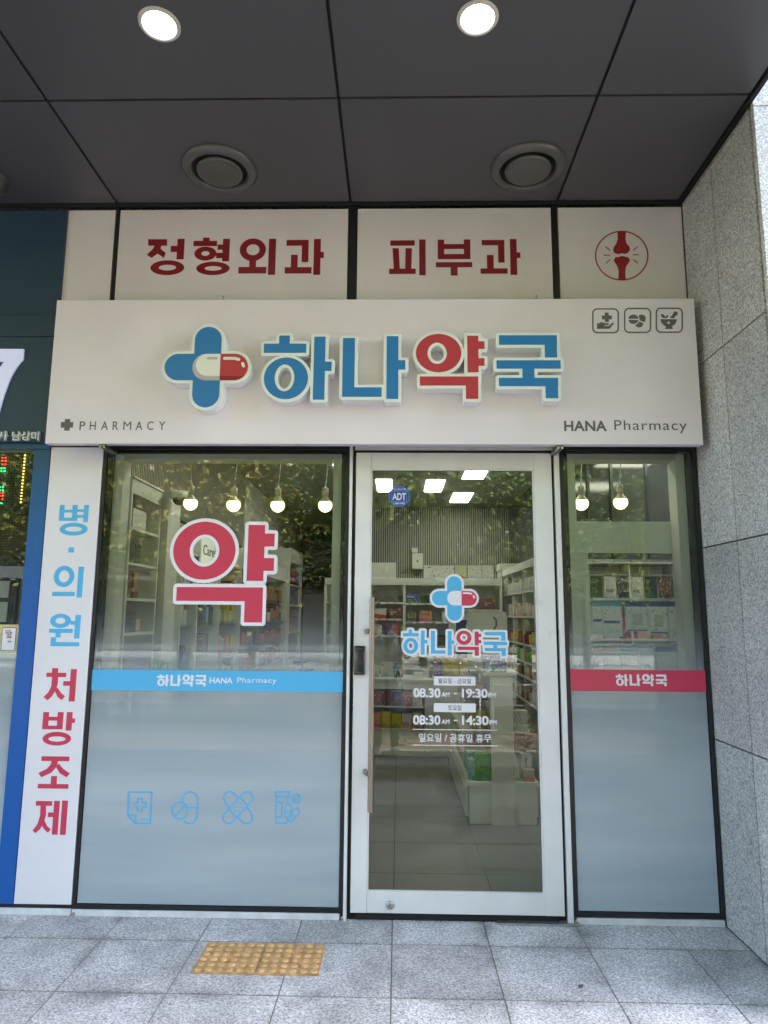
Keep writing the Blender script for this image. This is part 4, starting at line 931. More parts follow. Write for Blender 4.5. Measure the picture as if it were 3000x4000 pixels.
PR = {}
def cm(key, desc, base, acc, fr=.35, ink=(.85,.85,.85)): PR[key] = (carton('carton_'+key, base, acc, fr, ink), desc)
cm('white', 'white', (.6,.6,.58), (.45,.5,.55), .2, (.12,.12,.14)); cm('red', 'red', (.34,.03,.03), (.22,.02,.02)); cm('darkred', 'dark red', (.12,.012,.015), (.05,.01,.01), .25, (.6,.45,.3))
cm('blue', 'blue', (.02,.07,.30), (.03,.15,.1), .3); cm('navy', 'navy', (.015,.025,.11), (.02,.03,.08), .3, (.7,.6,.3)); cm('green', 'bright green', (.16,.42,.05), (.08,.3,.08), .3, (.05,.2,.05))
cm('black', 'black and green', (.012,.016,.013), (.02,.05,.02), .3, (.15,.5,.15)); cm('gold', 'gold and brown', (.30,.18,.06), (.12,.04,.02), .3, (.1,.04,.02)); cm('orange', 'orange and pink', (.62,.33,.15), (.60,.09,.28), .3, (.4,.05,.1))
cm('wave', 'white and red', (.58,.58,.54), (.45,.03,.03), .42, (.5,.5,.5)); cm('purple', 'purple', (.10,.03,.20), (.06,.02,.15), .3, (.7,.65,.7)); cm('yellow', 'yellow', (.55,.45,.04), (.30,.25,.03), .25, (.1,.1,.05))
cm('cream', 'cream', (.55,.50,.36), (.35,.2,.1), .2, (.3,.1,.08)); cm('teal', 'pale teal', (.25,.48,.45), (.1,.35,.35), .3); cm('pink', 'pink and white', (.58,.52,.50), (.55,.28,.25), .4, (.5,.1,.1)); cm('brown', 'brown', (.16,.08,.04), (.05,.02,.01), .3)
cm('skyb', 'light blue', (.25,.42,.62), (.5,.55,.6), .4, (.9,.9,.9))
def prod(x0, x1, y0, y1, z0, z1, key, where, group, rot=0, shift=0):
    m, desc = PR[key]; form = 'carton' if (z1-z0) < (x1-x0)*1.25 else 'box'
    lab = f'{desc} {form} {where}'
    return box('medicine_box', x0, x1, y0, y1, z0, z1, m, bevel=.0008, label=lab, cat='box', group=group)

# ---- shelf unit at the left end behind the large window
ls = thing('shelf_unit', 'white open shelf unit at the far end of the large window', 'shelf unit', (-1.84, .42, 0))
X0, X1, Y0, Y1 = -1.975, -1.70, .20, .70
lv = [1.545, 1.765, 1.99, 2.215]
box('end_panel', X0, X1, Y1, Y1+.022, .0, 2.525, M['shelf'], ls); box('end_panel', X0, X1, Y0-.022, Y0, .0, 2.525, M['shelf'], ls)
box('back_board', X0, X0+.01, Y0+.001, Y1-.001, .3, 2.4, M['shelf'], ls); box('header', X0, X1+.012, Y0-.02, Y1+.022, 2.527, 2.54, M['shelf'], ls)
box('header', X1-.016, X1, Y0+.001, Y1-.001, 2.43, 2.525, M['shelf'], ls)
for z in lv+[1.25, .9, .5]: box('shelf_board', X0+.011, X1, Y0+.001, Y1-.001, z-.018, z, M['shelf'], ls)
g = 'medicine boxes on the left end shelf unit'
M['massager'] = PR['white'][0]
def pside(y0, y1, z, h, key, where, d=.16): return prod(X1-.02-d, X1-.02, y0, y1, z+.0005, z+h, key, where, g)
pside(.27, .50, lv[3], .13, 'white', 'on the top board of the left shelf unit')
pside(.24, .335, lv[2], .135, 'black', 'on the second board of the left shelf unit'); pside(.34, .44, lv[2], .13, 'black', 'on the second board, beside its twin')
pside(.23, .31, lv[1], .175, 'darkred', 'on the third board of the left shelf unit'); pside(.35, .43, lv[1], .170, 'gold', 'on the third board, beside the dark red one')
pside(.25, .33, lv[0], .13, 'black', 'on the fourth board of the left shelf unit'); pside(.335, .42, lv[0], .13, 'navy', 'on the fourth board of the left shelf unit'); pside(.43, .50, lv[0], .085, 'cream', 'on the fourth board of the left shelf unit')
# column and dome camera beside it
box('column', -1.975, -1.66, .76, 1.02, 0, 2.50, M['shelf'], kind='structure')
cx, cz = W(*c6(498, 345), .74); t = thing('dome_camera', 'white dome security camera on the column beside the first bulb', 'security camera', (cx, .74, cz))
MB().lathe([(.0001,.055),(.062,.053),(.066,.02),(.066,.0),(.060,-.004),(.0001,-.004)], (cx, .74, cz), 28).build('housing', M['shelf'], t)
MB().ball((cx, .74, cz-.005), .046, 20, 8, z0=-1, z1=0).build('dome', M['lockblack'], t)
box('bracket', cx-.01, cx+.05, .741, .759, cz+.01, cz+.04, M['shelf'], t)
# ---- long wall unit of four bays
XF = -1.62
wu = thing('wall_unit', 'long white wall shelving of tall bays along the far left wall', 'shelf unit', (-1.8, 3.6, 0))
bay = [1.02, 1.44, 2.12, 2.94, 5.75]
for y in bay: box('divider', -1.975, XF, y-.011, y+.011, 0, 2.12, M['shelf'], wu)
box('header', -1.975, XF+.004, 1.03, 5.76, 2.121, 2.30, M['shelf'], wu)
box('back_board', -1.979, -1.9755, 1.03, 5.74, 0, 2.1, M['shelf'], wu)
box('base_cabinet', -1.975, XF+.10, 1.03, 5.74, .0, .85, M['shelf'], wu)
gz = [1.04, 1.30, 1.57, 1.80]
for a, b_ in zip(bay[:-1], bay[1:]):
    for z in gz: box('glass_shelf', -1.97, XF-.02, a+.013, b_-.013, z-.008, z, M['alu'] if a > 2.9 else M['clear'], wu)
cs = thing('care_sign', 'lit white sign board reading Care on the wall unit header', 'sign', (XF, 1.65, 2.1))
M['care'] = mat('care_board', (.7,.72,.68), .5, emit=(.9,1,.85), es=.03)
box('board', XF-.03, XF+.008, 1.46, 1.84, 2.02, 2.29, M['care'], cs)
def side_text(name, body_, y0, y1, z0, z1, x, m, parent, off=.01):
    c = bpy.data.curves.new('tmp', 'FONT'); c.body = body_; c.offset = off; c.extrude = .001
    o = flat(name, c, 0, m, parent, fit=(0, y1-y0, z0, z1)); me = o.data; n = len(me.vertices); co = np.empty(n*3); me.vertices.foreach_get('co', co); co = co.reshape(-1, 3)
    me.vertices.foreach_set('co', np.stack([-co[:,1], co[:,0], co[:,2]], 1).ravel()); me.update()
    for p in me.polygons: pass
    ORG[o] = Vector((x, (y0+y1)/2, (z0+z1)/2)); o.location = ORG[o]-ORG[parent]
side_text('lettering', 'Care', 1.50, 1.84, 2.15, 2.235, XF+.009, M['greyink'], cs)
g = 'medicine boxes on the long left wall unit'
rnd = random.Random(5)
keysets = [['wave','navy','white','skyb','teal'], ['black','white','brown','blue','teal','navy'], ['red','blue','teal','yellow','orange','white'], ['gold','red','darkred','gold','white','blue','brown','red','navy']]
zn = ['lowest', 'second', 'third', 'top']
for bi, (a, b_) in enumerate(zip(bay[:-1], bay[1:])):
    for zi, z in enumerate(gz):
        y = a+.03
        while True:
            w = rnd.uniform(.06, .12)*(1 if bi < 3 else 2.3)
            if y+w > b_-.02: break
            if rnd.random() < (.28 if bi < 3 else .08): y += w; continue
            h = rnd.uniform(.10, .20); kx_ = rnd.choice(keysets[bi]); d = rnd.uniform(.08, .16)
            prod(XF-.04-d, XF-.04, y, y+w-.006, z+.0005, z+h, kx_, f'on the {zn[zi]} shelf of the {("nearest","second","third","farthest")[bi]} left wall bay', g); y += w
gs = thing('gift_box_rack', 'tall white rack of stacked blue and red boxes beyond the wall unit', 'shelf unit', (-1.8, 6.4, 0))
box('end_panel', -1.975, -1.58, 5.80, 5.82, 0, 2.42, M['shelf'], gs); box('end_panel', -1.975, -1.58, 7.0, 7.02, 0, 2.42, M['shelf'], gs); box('header', -1.975, -1.57, 5.80, 7.02, 2.421, 2.62, M['shelf'], gs)
for z in (.6, 1.0, 1.4, 1.8, 2.1): box('shelf_board', -1.975, -1.59, 5.825, 6.995, z-.02, z, M['shelf'], gs)
for zi, z in enumerate((1.0, 1.4, 1.8, 2.1)):
    for r in range(3 if zi < 3 else 2):
        for k_ in range(3):
            prod(-1.85, -1.62, 5.84+k_*.38, 6.21+k_*.38, z+.001+r*.115, z+.110+r*.115, ['navy','darkred','blue','red'][(zi+(k_ > 1)) % 4], f'in the {("lowest","second","third","top")[zi]} compartment of the tall rack', 'boxes stacked in the tall rack')
# warm lit counter deep in the passage
bc = thing('lit_shelf', 'warmly lit dark shelf deep at the back of the shop', 'shelf unit', (-1.2, 9.3, .8))
box('shelf_board', -1.30, -.95, 9.0, 9.4, 1.18, 1.22, M['black'], bc); box('shelf_board', -1.30, -.95, 9.0, 9.4, 1.45, 1.48, M['black'], bc)
M['warm'] = emis('warm_strip', (1,.55,.18), .35)
box('light_strip', -1.29, -.96, 9.38, 9.41, 1.37, 1.40, M['warm'], bc); box('light_strip', -1.29, -.96, 9.38, 9.41, 1.62, 1.64, M['warm'], bc)
dd = thing('back_door', 'grey green door at the end of the shop passage', 'door', (-1.65, 9.4, 0))
box('door_leaf', -1.88, -1.42, 9.40, 9.449, 0, 2.05, M['pale'], dd); box('handle', -1.47, -1.45, 9.37, 9.399, .95, 1.1, M['alu'], dd)

# ---- shelves behind the counter
BU = 5.2
bu = thing('back_shelf_unit', 'white shelving full of medicine boxes behind the counter', 'shelf unit', (.4, BU+.15, 0))
box('header', -1.0, 1.402, BU-.02, BU+.30, 2.063, 2.155, M['shelf'], bu, bevel=.002)
box('back_board', -1.0, 1.40, BU+.29, BU+.31, .2, 2.06, M['wall'], bu)
for x in (-.99, .081, .696, 1.39): box('upright', x-.018, x+.018, BU-.012, BU+.289, 0, 2.062, M['shelf'], bu)
rowsL = [1.831, 1.609, 1.387, .95]; rowsR = [1.820, 1.573, 1.12, .85]
for a, b_, rows in ((-.971, .062, rowsL), (.100, .677, rowsR), (.715, 1.371, [1.74])):
    for z in rows: box('shelf_board', a, b_, BU, BU+.288, z-.022, z, M['shelf'], bu)
for a, b_, rows in ((-.971, .062, rowsL), (.100, .677, rowsR)):
    for z in rows:
        box('price_strip', a, b_, BU-.004, BU-.001, z-.019, z-.003, M['white'], bu)
        for i in range(int((b_-a)/.11)): box('price_tag', a+.03+i*.11, a+.075+i*.11, BU-.007, BU-.0045, z-.021, z-.001, PR['yellow' if i % 3 == 0 else 'white'][0], bu)
g = 'medicine boxes on the shelves behind the counter'
BK = [(kx,512,710,600,820,'black',1.831,'below the printed cross'), (kx,650,672,865,838,'blue',1.82,'on the top board left of the door logo'), (kx,890,705,1030,838,'black',1.82,'partly behind the door logo'),
      (ky,372,680,463,868,'darkred',1.74,'right of the capsule on the door, inner one'), (ky,468,680,680,868,'darkred',1.74,'right of the capsule on the door, outer one'),
      (kx,60,920,330,1090,'wave',1.609,'behind the top of the door handle'), (kx,362,912,575,1090,'darkred',1.609,'with a yellow tab on the second board'),
      (kx,657,980,820,1140,'navy',1.573,'printed 633'), (kx,864,963,1060,1140,'orange',1.573,'printed with a large S'), (kx,1230,975,1300,1140,'white',1.573,'behind the lower arm of the logo'),
      (kx,112,1165,187,1350,'cream',1.387,'on the third board by the handle'), (kx,192,1178,256,1350,'white',1.387,'on the third board by the cream one'), (kx,320,1165,425,1350,'purple',1.387,'on the third board'), (kx,430,1160,540,1350,'red',1.387,'on the third board'), (kx,553,1180,600,1350,'green',1.387,'at the end of the third board'),
      (kx,1110,1225,1170,1560,'black',1.12,'tallest stack behind the name decal'), (kx,1180,1225,1250,1560,'black',1.12,'second stack behind the name decal'), (kx,1258,1225,1330,1560,'black',1.12,'third stack behind the name decal'),
      (kx,645,1690,860,1850,'white',.95,'low behind the counter'), (kx,1000,1680,1100,1850,'skyb',.95,'low behind the counter'), (kx,1105,1680,1200,1850,'red',.95,'low behind the counter')]
NAMED = {}
for mp, a, b_, c, d, key, z0, wh in BK:
    q = onw(mp, (a, b_, c, d), BU+.02); o = prod(q[0], q[1], BU+.02, BU+.13, z0+.001, z0+(q[3]-q[2])+.001, key, wh+' on the back shelves', g); NAMED[wh] = (q, z0, o)
q, z0, o633 = NAMED['printed 633']; txt('lettering', '633', ident, None, BU+.019, PR['yellow'][0], o633, world_bb=(q[0]+.012, q[1]-.012, z0+.05, z0+.115), off=.01)
q, z0, oS = NAMED['printed with a large S']; txt('lettering', 'S', ident, None, BU+.019, M['pinkred'], oS, world_bb=(q[1]-.055, q[1]-.02, z0+.08, z0+.14), off=.02); txt('lettering', '벤포벨', ident, None, BU+.019, M['darkred'], oS, world_bb=(q[0]+.015, q[1]-.06, z0+.085, z0+.115), off=.02)
for kk in ('right of the capsule on the door, outer one', 'with a yellow tab on the second board'):
    q, z0, o = NAMED[kk]; w_ = q[1]-q[0]; h_ = q[3]-q[2]
    txt('lettering', '메가트루\n파워', ident, None, BU+.019, M['whitevinyl'], o, world_bb=(q[0]+w_*.12, q[0]+w_*.62, z0+h_*.35, z0+h_*.68), off=.01)
    box('tab', q[0]+w_*.82, q[0]+w_*.95, BU+.017, BU+.0195, z0+h_*.72, z0+h_, PR['yellow'][0], o)
q, z0, o = NAMED['on the top board left of the door logo']; txt('lettering', '벤포플러스', ident, None, BU+.019, M['whitevinyl'], o, world_bb=(q[0]+.015, q[0]+.12, z0+.075, z0+.10), off=.02)
pc = thing('prescription_sign', 'outlined cross and the word Prescription on the back shelf board', 'sign', (-.2, BU+.28, 1.95))
def outl(spec, mp, Y, w, m, parent, nm='cross_outline'):
    sh = shapes(spec, mp, Y); return cutout(nm, loops_of(sh, 0, .0012, lambda X, Z: np.abs(sdf(sh, X, Z))-w), Y-.004, .004, m, parent)
outl([('R',195,592,272,784), ('R',105,658,362,713)], kx, BU-.0, .004, M['greyink'], pc)
txt('lettering', 'Prescription', kx, (250, 664, 505, 706), BU, M['greyink'], pc, off=.01)
bc_ = box('white_cabinet', W(1390, 2230, BU)[0], W(1547, 2230, BU)[0], BU-.01, BU+.2, 2.157, W(1500, 2198, BU)[1], M['shelf'], bevel=.002, label='plain white box cabinet on top of the back shelving behind the door handle', cat='cabinet')
q = onw(ident, (1610, 2157, 1654, 2220), 6.6)
ac = thing('wall_device', 'pale speaker box mounted high on the slatted back wall', 'speaker', ((q[0]+q[1])/2, 6.8, q[2])); box('case', q[0], q[1], 6.78, 6.93, q[2], q[3], M['shelf'], ac, bevel=.01); MB().lathe([(.0001,-.003),(.014,-.003),(.014,0)], ((q[0]+q[1])/2, 6.779, (q[2]+q[3])/2), 16, axis='y').build('knob', M['black'], ac)
q = onw(ident, (1610, 2134, 1633, 2152), 6.6); box('small_case', q[0], q[1], 6.85, 6.93, q[2], q[3], M['shelf'], ac)
for i, (a, b_) in enumerate(((1655,1775),(1780,1822),(1828,1882),(1886,1930))):
    q = onw(ident, (a, 2208, b_, 2262), BU)
    t = box('certificate', q[0], q[1], BU+.04, BU+.05, 2.157, q[3], PR['white' if i != 1 else 'cream'][0], label=('wide pale file box on top of the back shelving', 'cream framed certificate on top of the back shelving', 'white certificate with a gold seal on the shelving', 'white certificate with a small portrait on the shelving')[i], cat='certificate')
# fridge to the right part of the back unit
fg = thing('display_fridge', 'drinks fridge with a dark blue door pane behind the counter', 'fridge', (1.05, BU, 0))
box('cabinet', .72, 1.368, BU+.02, BU+.28, .0, 1.70, M['pale'], fg, bevel=.005); box('glass_door', .78, 1.31, BU+.005, BU+.019, .35, 1.60, PR['navy'][0], fg, bevel=.004)
# right back unit
ru = thing('corner_shelf_unit', 'white corner shelving with a heavy top band at the back right', 'shelf unit', (1.55, 5.6, 0))
box('header', 1.42, 1.795, 5.46, 5.8, 2.29, 2.385, M['shelf'], ru)
for x in (1.43, 1.76): box('upright', x, x+.02, 5.47, 5.8, 0, 2.289, M['shelf'], ru)
box('back_board', 1.43, 1.78, 5.79, 5.81, 0, 2.28, M['wall'], ru)
for z in (2.03, 1.80, 1.56, 1.30, 1.05, .8): box('shelf_board', 1.451, 1.759, 5.48, 5.785, z-.02, z, M['shelf'], ru)
g = 'boxes on the corner shelving'
for z, ks in ((2.03, ('white','white')), (1.80, ('white','cream')), (1.56, ('pink','red')), (1.30, ('brown','orange')), (1.05, ('green','red')), (.8, ('yellow','yellow'))):
    for i, k_ in enumerate(ks): prod(1.465+i*.15, 1.60+i*.15, 5.50, 5.65, z+.001, z+.16, k_, f'on a board of the back right corner shelving', g)
su = thing('side_shelf_unit', 'white side shelving with a sloping top band right inside the door', 'shelf unit', (1.62, 4.3, 0))
box('header', 1.45, 1.795, 3.35, 5.44, 2.20, 2.285, M['shelf'], su)
for y in (3.36, 4.05, 4.75, 5.40): box('upright', 1.47, 1.79, y, y+.02, 0, 2.199, M['shelf'], su)
for z in (1.95, 1.66, 1.34, 1.14, .97, .7): box('shelf_board', 1.47, 1.79, 3.38, 5.40, z-.02, z, M['shelf'], su)
g = 'packs on the side shelving'
rnd = random.Random(9)
for zi, (z, ks) in enumerate(((1.66, ('white','pink','cream')), (1.34, ('yellow','darkred','red')), (1.14, ('white','yellow','green')), (.97, ('pink','cream','gold','black')), (.7, ('gold','white','blue')), (1.95, ('white','white')))):
    y = 3.42
    while y < 5.2:
        w = rnd.uniform(.12, .20); h = rnd.uniform(.09, .16); prod(1.48, 1.48+.12, y, y+w-.01, z+.001, z+h, rnd.choice(ks), f'on the {("second","third","fourth","fifth","lowest","top")[zi]} side shelf inside the door', g); y += w*1.15
# ---- counter
ct = thing('counter', 'long curved white pharmacy counter with stocked front shelves', 'counter', (0, 4.6, 0))
def yf(x): return 4.30+.13*((x-.9)/1.4)**2
def slab(name, xa, xb, back, z0, z1, m, off=0, n=14):
    xs = [xa+(xb-xa)*t/n for t in range(n+1)]; mb = MB(); vs = []
    for z in (z0, z1): vs += [(x, yf(x)+off, z) for x in xs]+[(x, back, z) for x in reversed(xs)]
    N_ = 2*(n+1); mb.add(vs, [tuple(range(N_)), tuple(range(N_, 2*N_))]+[(i, (i+1) % N_, N_+(i+1) % N_, N_+i) for i in range(N_)])
    return mb.build(name, m, ct)
slab('counter_top', -1.15, 1.0, 4.95, .868, .895, M['counter'], -.02); slab('front_band', -1.13, .98, 4.90, .775, .867, M['counter'])
slab('shelf_board', -1.13, .32, 4.72, .560, .575, M['shelf']); slab('shelf_board', -1.13, .32, 4.72, .300, .315, M['shelf'])
slab('shelf_back', -1.13, .32, 4.90, .316, .559, M['slatback'], .30); slab('shelf_back', -1.13, .32, 4.90, .576, .774, M['slatback'], .30)
slab('plinth', -1.13, .32, 4.90, .0, .299, M['counter'], .02)
slab('end_front', .325, .98, 4.90, .0, .774, M['counter'], .02)
mb = MB(); x = .34
while x < .97: mb.box(x, x+.014, yf(x)+.006, yf(x)+.019, .002, .772); x += .026
mb.build('fluted_front', M['shelf'], ct, kind='stuff')
g = 'cartons on the counter front shelves'
top_k = ['purple','white','wave','blue','red','red','darkred','navy','red','white']; low_k = ['red','red','skyb','skyb','pink','orange','yellow','yellow','pink','cream']
for r, (z, ks) in enumerate(((.576, top_k), (.316, low_k))):
    for i, k_ in enumerate(ks):
        x = -.95+i*.125; y = max(yf(x), yf(x+.12))+.012
        prod(x, x+.118, y, y+.13, z, z+(.17 if i % 3 else .185), k_, f'on the {("upper","lower")[r]} counter front shelf', g)
def onctr(name, px, Y, h0, m, label, cat, d=.06, **kw):
    q = onw(ident, px, Y); z0 = .8955; return box(name, q[0], q[1], Y, Y+d, z0, z0+(q[3]-q[2]), m, bevel=.002, label=label, cat=cat)
onctr('desk_calendar', (1489, 2533, 1536, 2590), 4.62, 0, PR['white'][0], 'white desk calendar on the counter behind the door handle', 'calendar', .03)
onctr('pen_pot', (1556, 2560, 1575, 2592), 4.66, 0, PR['gold'][0], 'brown pen pot on the counter right of the calendar', 'pot')
onctr('price_card', (1617, 2600, 1635, 2622), 4.6, 0, M['redpath'], 'small orange card standing on the counter', 'card', .01)
onctr('card_terminal', (1617, 2622, 1651, 2646), 4.45, 0, M['shelf'], 'small white card terminal on the counter edge', 'card terminal', .09)
onctr('purple_display', (1693, 2590, 1729, 2646), 4.5, 0, PR['purple'][0], 'purple product box standing on the counter beside the yellow display', 'box')
onctr('yellow_display', (1731, 2570, 1792, 2646), 4.47, 0, PR['yellow'][0], 'tall yellow display box on the counter', 'display box')
onctr('yellow_display', (1797, 2574, 1826, 2646), 4.55, 0, PR['yellow'][0], 'narrow yellow display box at the end of the counter', 'display box')
onctr('white_leaflets', (1659, 2600, 1674, 2630), 4.55, 0, M['shelf'], 'small stack of white leaflets upright on the counter', 'leaflets')
for i, (a, b_, c, k_) in enumerate(((1443, 2600, 1482, 'white'), (1540, 2590, 1553, 'blue'), (1676, 2606, 1690, 'navy'))):
    onctr('medicine_box', (a, b_, c, 2646), 4.56, 0, PR[k_][0], ('white carton at the handle end of the counter', 'blue carton beside the calendar on the counter', 'navy carton beside the purple display on the counter')[i], 'box')
# ---- gondola in front of the door
gd = thing('gondola', 'low white display cabinet with a tall centre panel inside the door', 'display cabinet', (.85, 2.6, 0))
GY = 1.745
box('base', .585, 1.125, GY+.01, 3.6, .0, .300, M['counter'], gd, bevel=.002); box('base_top', .565, 1.150, GY, 3.62, .301, .328, M['counter'], gd, bevel=.002)
box('side_board', .555, .580, GY+.06, 3.55, .05, .27, M['counter'], gd); box('side_board', 1.130, 1.150, GY+.06, 3.55, .05, .27, M['counter'], gd)
box('centre_panel', .762, .950, GY-.014, GY+.008, .0, 1.175, M['counter'], gd, bevel=.001); box('centre_panel', .80, .91, GY+.03, 3.6, .329, 1.175, M['counter'], gd)
box('top_shelf', .705, 1.005, GY-.02, 3.5, 1.176, 1.200, M['counter'], gd, bevel=.002)
box('side_shelf', .911, 1.150, GY+.35, 3.5, .655, .668, M['counter'], gd); box('side_shelf', .56, .799, GY+.35, 3.5, .655, .668, M['counter'], gd)
box('side_shelf', .60, .799, GY+.45, 3.5, .92, .93, M['clear'], gd); box('side_shelf', .911, 1.09, GY+.45, 3.5, .92, .93, M['clear'], gd)
g = 'packs on the gondola'
prod(.640, .756, GY+.03, GY+.12, .3285, .545, 'green', 'printed with Korean words at the low cabinet front', g)
txt('lettering', '베나치오', ident, None, GY+.029, M['greyink'], bpy.data.objects[[o.name for o in COL.objects if o.get('label','').startswith('bright green') and 'low cabinet' in o['label']][0]], world_bb=(.675, .752, .43, .455), off=.02)
prod(.585, .636, GY+.05, GY+.14, .3285, .49, 'teal', 'at the corner of the low cabinet', g)
prod(1.03, 1.12, GY+.03, GY+.11, .3285, .42, 'pink', 'at the front of the low cabinet right of the centre panel', g)
prod(1.025, 1.065, GY+.13, GY+.2, .3285, .53, 'white', 'just behind the pink low cabinet carton', g); prod(1.075, 1.12, GY+.13, GY+.2, .3285, .52, 'white', 'at the outer corner of the low cabinet', g)
prod(1.02, 1.14, GY+.38, GY+.5, .669, .84, 'white', 'on the side shelf of the low cabinet', g)
for i, k_ in enumerate(('yellow','red','white','red','white','cream','yellow')):
    prod(.66, .78, 2.2+i*.17, 2.35+i*.17, .669, .83, k_, f'on the middle left shelf of the low cabinet', g); prod(.66, .78, 2.3+i*.16, 2.44+i*.16, .931, 1.06, ('pink','white','skyb')[i % 3], f'on the upper left shelf of the low cabinet', g)
    prod(.60, .78, 2.0+i*.2, 2.17+i*.2, .3285, .50, ('teal','green','white','pink')[i % 4], f'on the bottom left ledge of the low cabinet', g)
bb = box('blue_carton', .715, .905, GY+.02, GY+.14, 1.2005, 1.335, PR['blue'][0], bevel=.001, label='deep blue carton with white Korean print on the tall centre panel shelf', cat='box')
txt('lettering', '센스온', ident, None, GY+.019, M['whitevinyl'], bb, world_bb=(.762, .835, 1.268, 1.287), off=.02); txt('lettering', '스피드', ident, None, GY+.019, M['whitevinyl'], bb, world_bb=(.84, .875, 1.269, 1.284), off=.0)
sbd = thing('acrylic_board', 'pale round cornered board standing behind the blue carton', 'board', (.78, 1.95, 1.2))
M['board'] = mat('pale_board', (.40,.41,.37), .35)
cutout('board', [rrect(.600, 1.2005, .945, 1.70, .022)], 1.93, .02, M['board'], sbd)
mark('print_mark', [('S', [(660,1160),(700,1200),(700,1300),(665,1360)], 30)], ky, 1.93, M['grassm'], sbd)
# ---- stand behind the large window
q = onw(ident, (468, 2560, 583, 2760), .50)
ds = thing('display_stand', 'small rotating display stand with black header at the far end of the window', 'display stand', ((q[0]+q[1])/2, .56, 0))
box('header_card', q[0], q[1], .50, .515, 1.28, q[3], M['lockblack'], ds, bevel=.006); box('body', q[0]-.01, q[1]+.01, .517, .70, .95, 1.36, M['counter'], ds, bevel=.004)
MB().tube([((q[0]+q[1])/2, .6, .0), ((q[0]+q[1])/2, .6, .95)], .03, 16).build('pole', M['counter'], ds); MB().lathe([(.0001,.03),(.17,.02),(.18,.0)], ((q[0]+q[1])/2, .6, 0), 28).build('foot', M['counter'], ds)
txt('lettering', '약국밴드', ident, None, .4995, M['ledoff'], ds, world_bb=(q[0]+.03, q[1]-.03, 1.37, 1.40), off=.015)
for i in range(4):
    box('card', q[1]+.012+i*.022, q[1]+.024+i*.022, .53, .60, 1.22-.01*i, 1.37-.012*i, PR['green'][0], ds); box('card', q[0]-.03-i*.018, q[0]-.02-i*.018, .53, .60, 1.22, 1.36-.01*i, PR['green'][0], ds)
q2 = onw(ident, (462, 2706, 576, 2790), .50); box('card', q2[0], (q2[0]+q2[1])/2-.004, .505, .515, q2[2], q2[3], PR['skyb'][0], ds); box('card', (q2[0]+q2[1])/2+.004, q2[1], .505, .515, q2[2], q2[3], PR['skyb'][0], ds)
# low display counters of small packs between window and counter
lt = thing('display_table', 'low white table of small packs behind the blue band', 'table', (-1.0, 2.0, 0))
box('table_top', -1.1, -.45, 2.3, 3.6, 1.02, 1.05, M['shelf'], lt, bevel=.003); box('base', -1.05, -.5, 2.36, 3.55, 0, 1.019, M['counter'], lt)
g = 'packs on the low display table'
for i in range(4):
    for j in range(3): prod(-1.07+i*.15, -.945+i*.15, 2.33+j*.34, 2.50+j*.34, 1.051, 1.13+.03*((i+j) % 3), ('skyb','white','blue','pink','cream')[(i*2+j) % 5], f'on the low display table, {("front","middle","back")[j]} row', g)
# ---- rack of hanging packs behind the right window
k9 = cr(2200, 2150, .31344)
rk = thing('pack_rack', 'pale display frame with wire rails behind the narrow right window', 'rack', (1.44, .34, 0))
RY = .30
q = onw(c8, (215, 548, 1095, 775), RY); box('header_board', q[0], 1.81, RY, RY+.02, q[2], q[3], M['pale'], rk, bevel=.002)
q2 = onw(c8, (222, 776, 380, 1600), RY); box('side_board', q[0], q2[1], RY, RY+.02, .1, q[2]-.001, M['pale'], rk, bevel=.002)
q3 = onw(k9, (1480, 40, 1560, 1500), RY); box('side_board', q3[0], 1.81, RY, RY+.02, .1, q[2]-.001, M['pale'], rk, bevel=.002)
for yy in (130, 610, 1180):
    z = W(*k9(900, yy), RY+.08)[1]; box('rail', q2[1]-.05, 1.80, RY+.07, RY+.085, z-.008, z+.008, M['alu'], rk)
    for i in range(5): x = 1.25+i*.12; MB().tube([(x, RY+.069, z), (x, RY+.02, z-.012), (x, RY+.015, z)], .002, 6).build('hook', M['alu'], rk)
M['pouch'] = mat('clear_pouch', (.62,.70,.74), .15, coat=.6); M['packblue'] = mat('pack_header_blue', (.03,.06,.28), .3); M['packsky'] = mat('pack_header_sky', (.15,.38,.62), .3); M['packor'] = mat('pack_header_orange', (.5,.20,.08), .3)
cm('card', 'white printed', (.80,.82,.84), (.70,.76,.80), .2, (.20,.26,.36))
packs = [(355,640,493,1040,'packsky'),(478,640,738,1075,'packsky'),(772,645,1056,1010,'packblue'),(1062,645,1306,1042,'packblue'),(1310,645,1530,1130,'packblue'),
         (375,1205,492,1600,'packor'),(500,1205,715,1600,'packor'),(722,1205,940,1600,'packsky'),(962,1215,1150,1600,'packsky'),(1158,1205,1408,1600,'packblue'),(1418,1220,1550,1600,'packblue')]
where = ['first from the door','second from the door','third from the door','fourth from the door','fifth from the door']
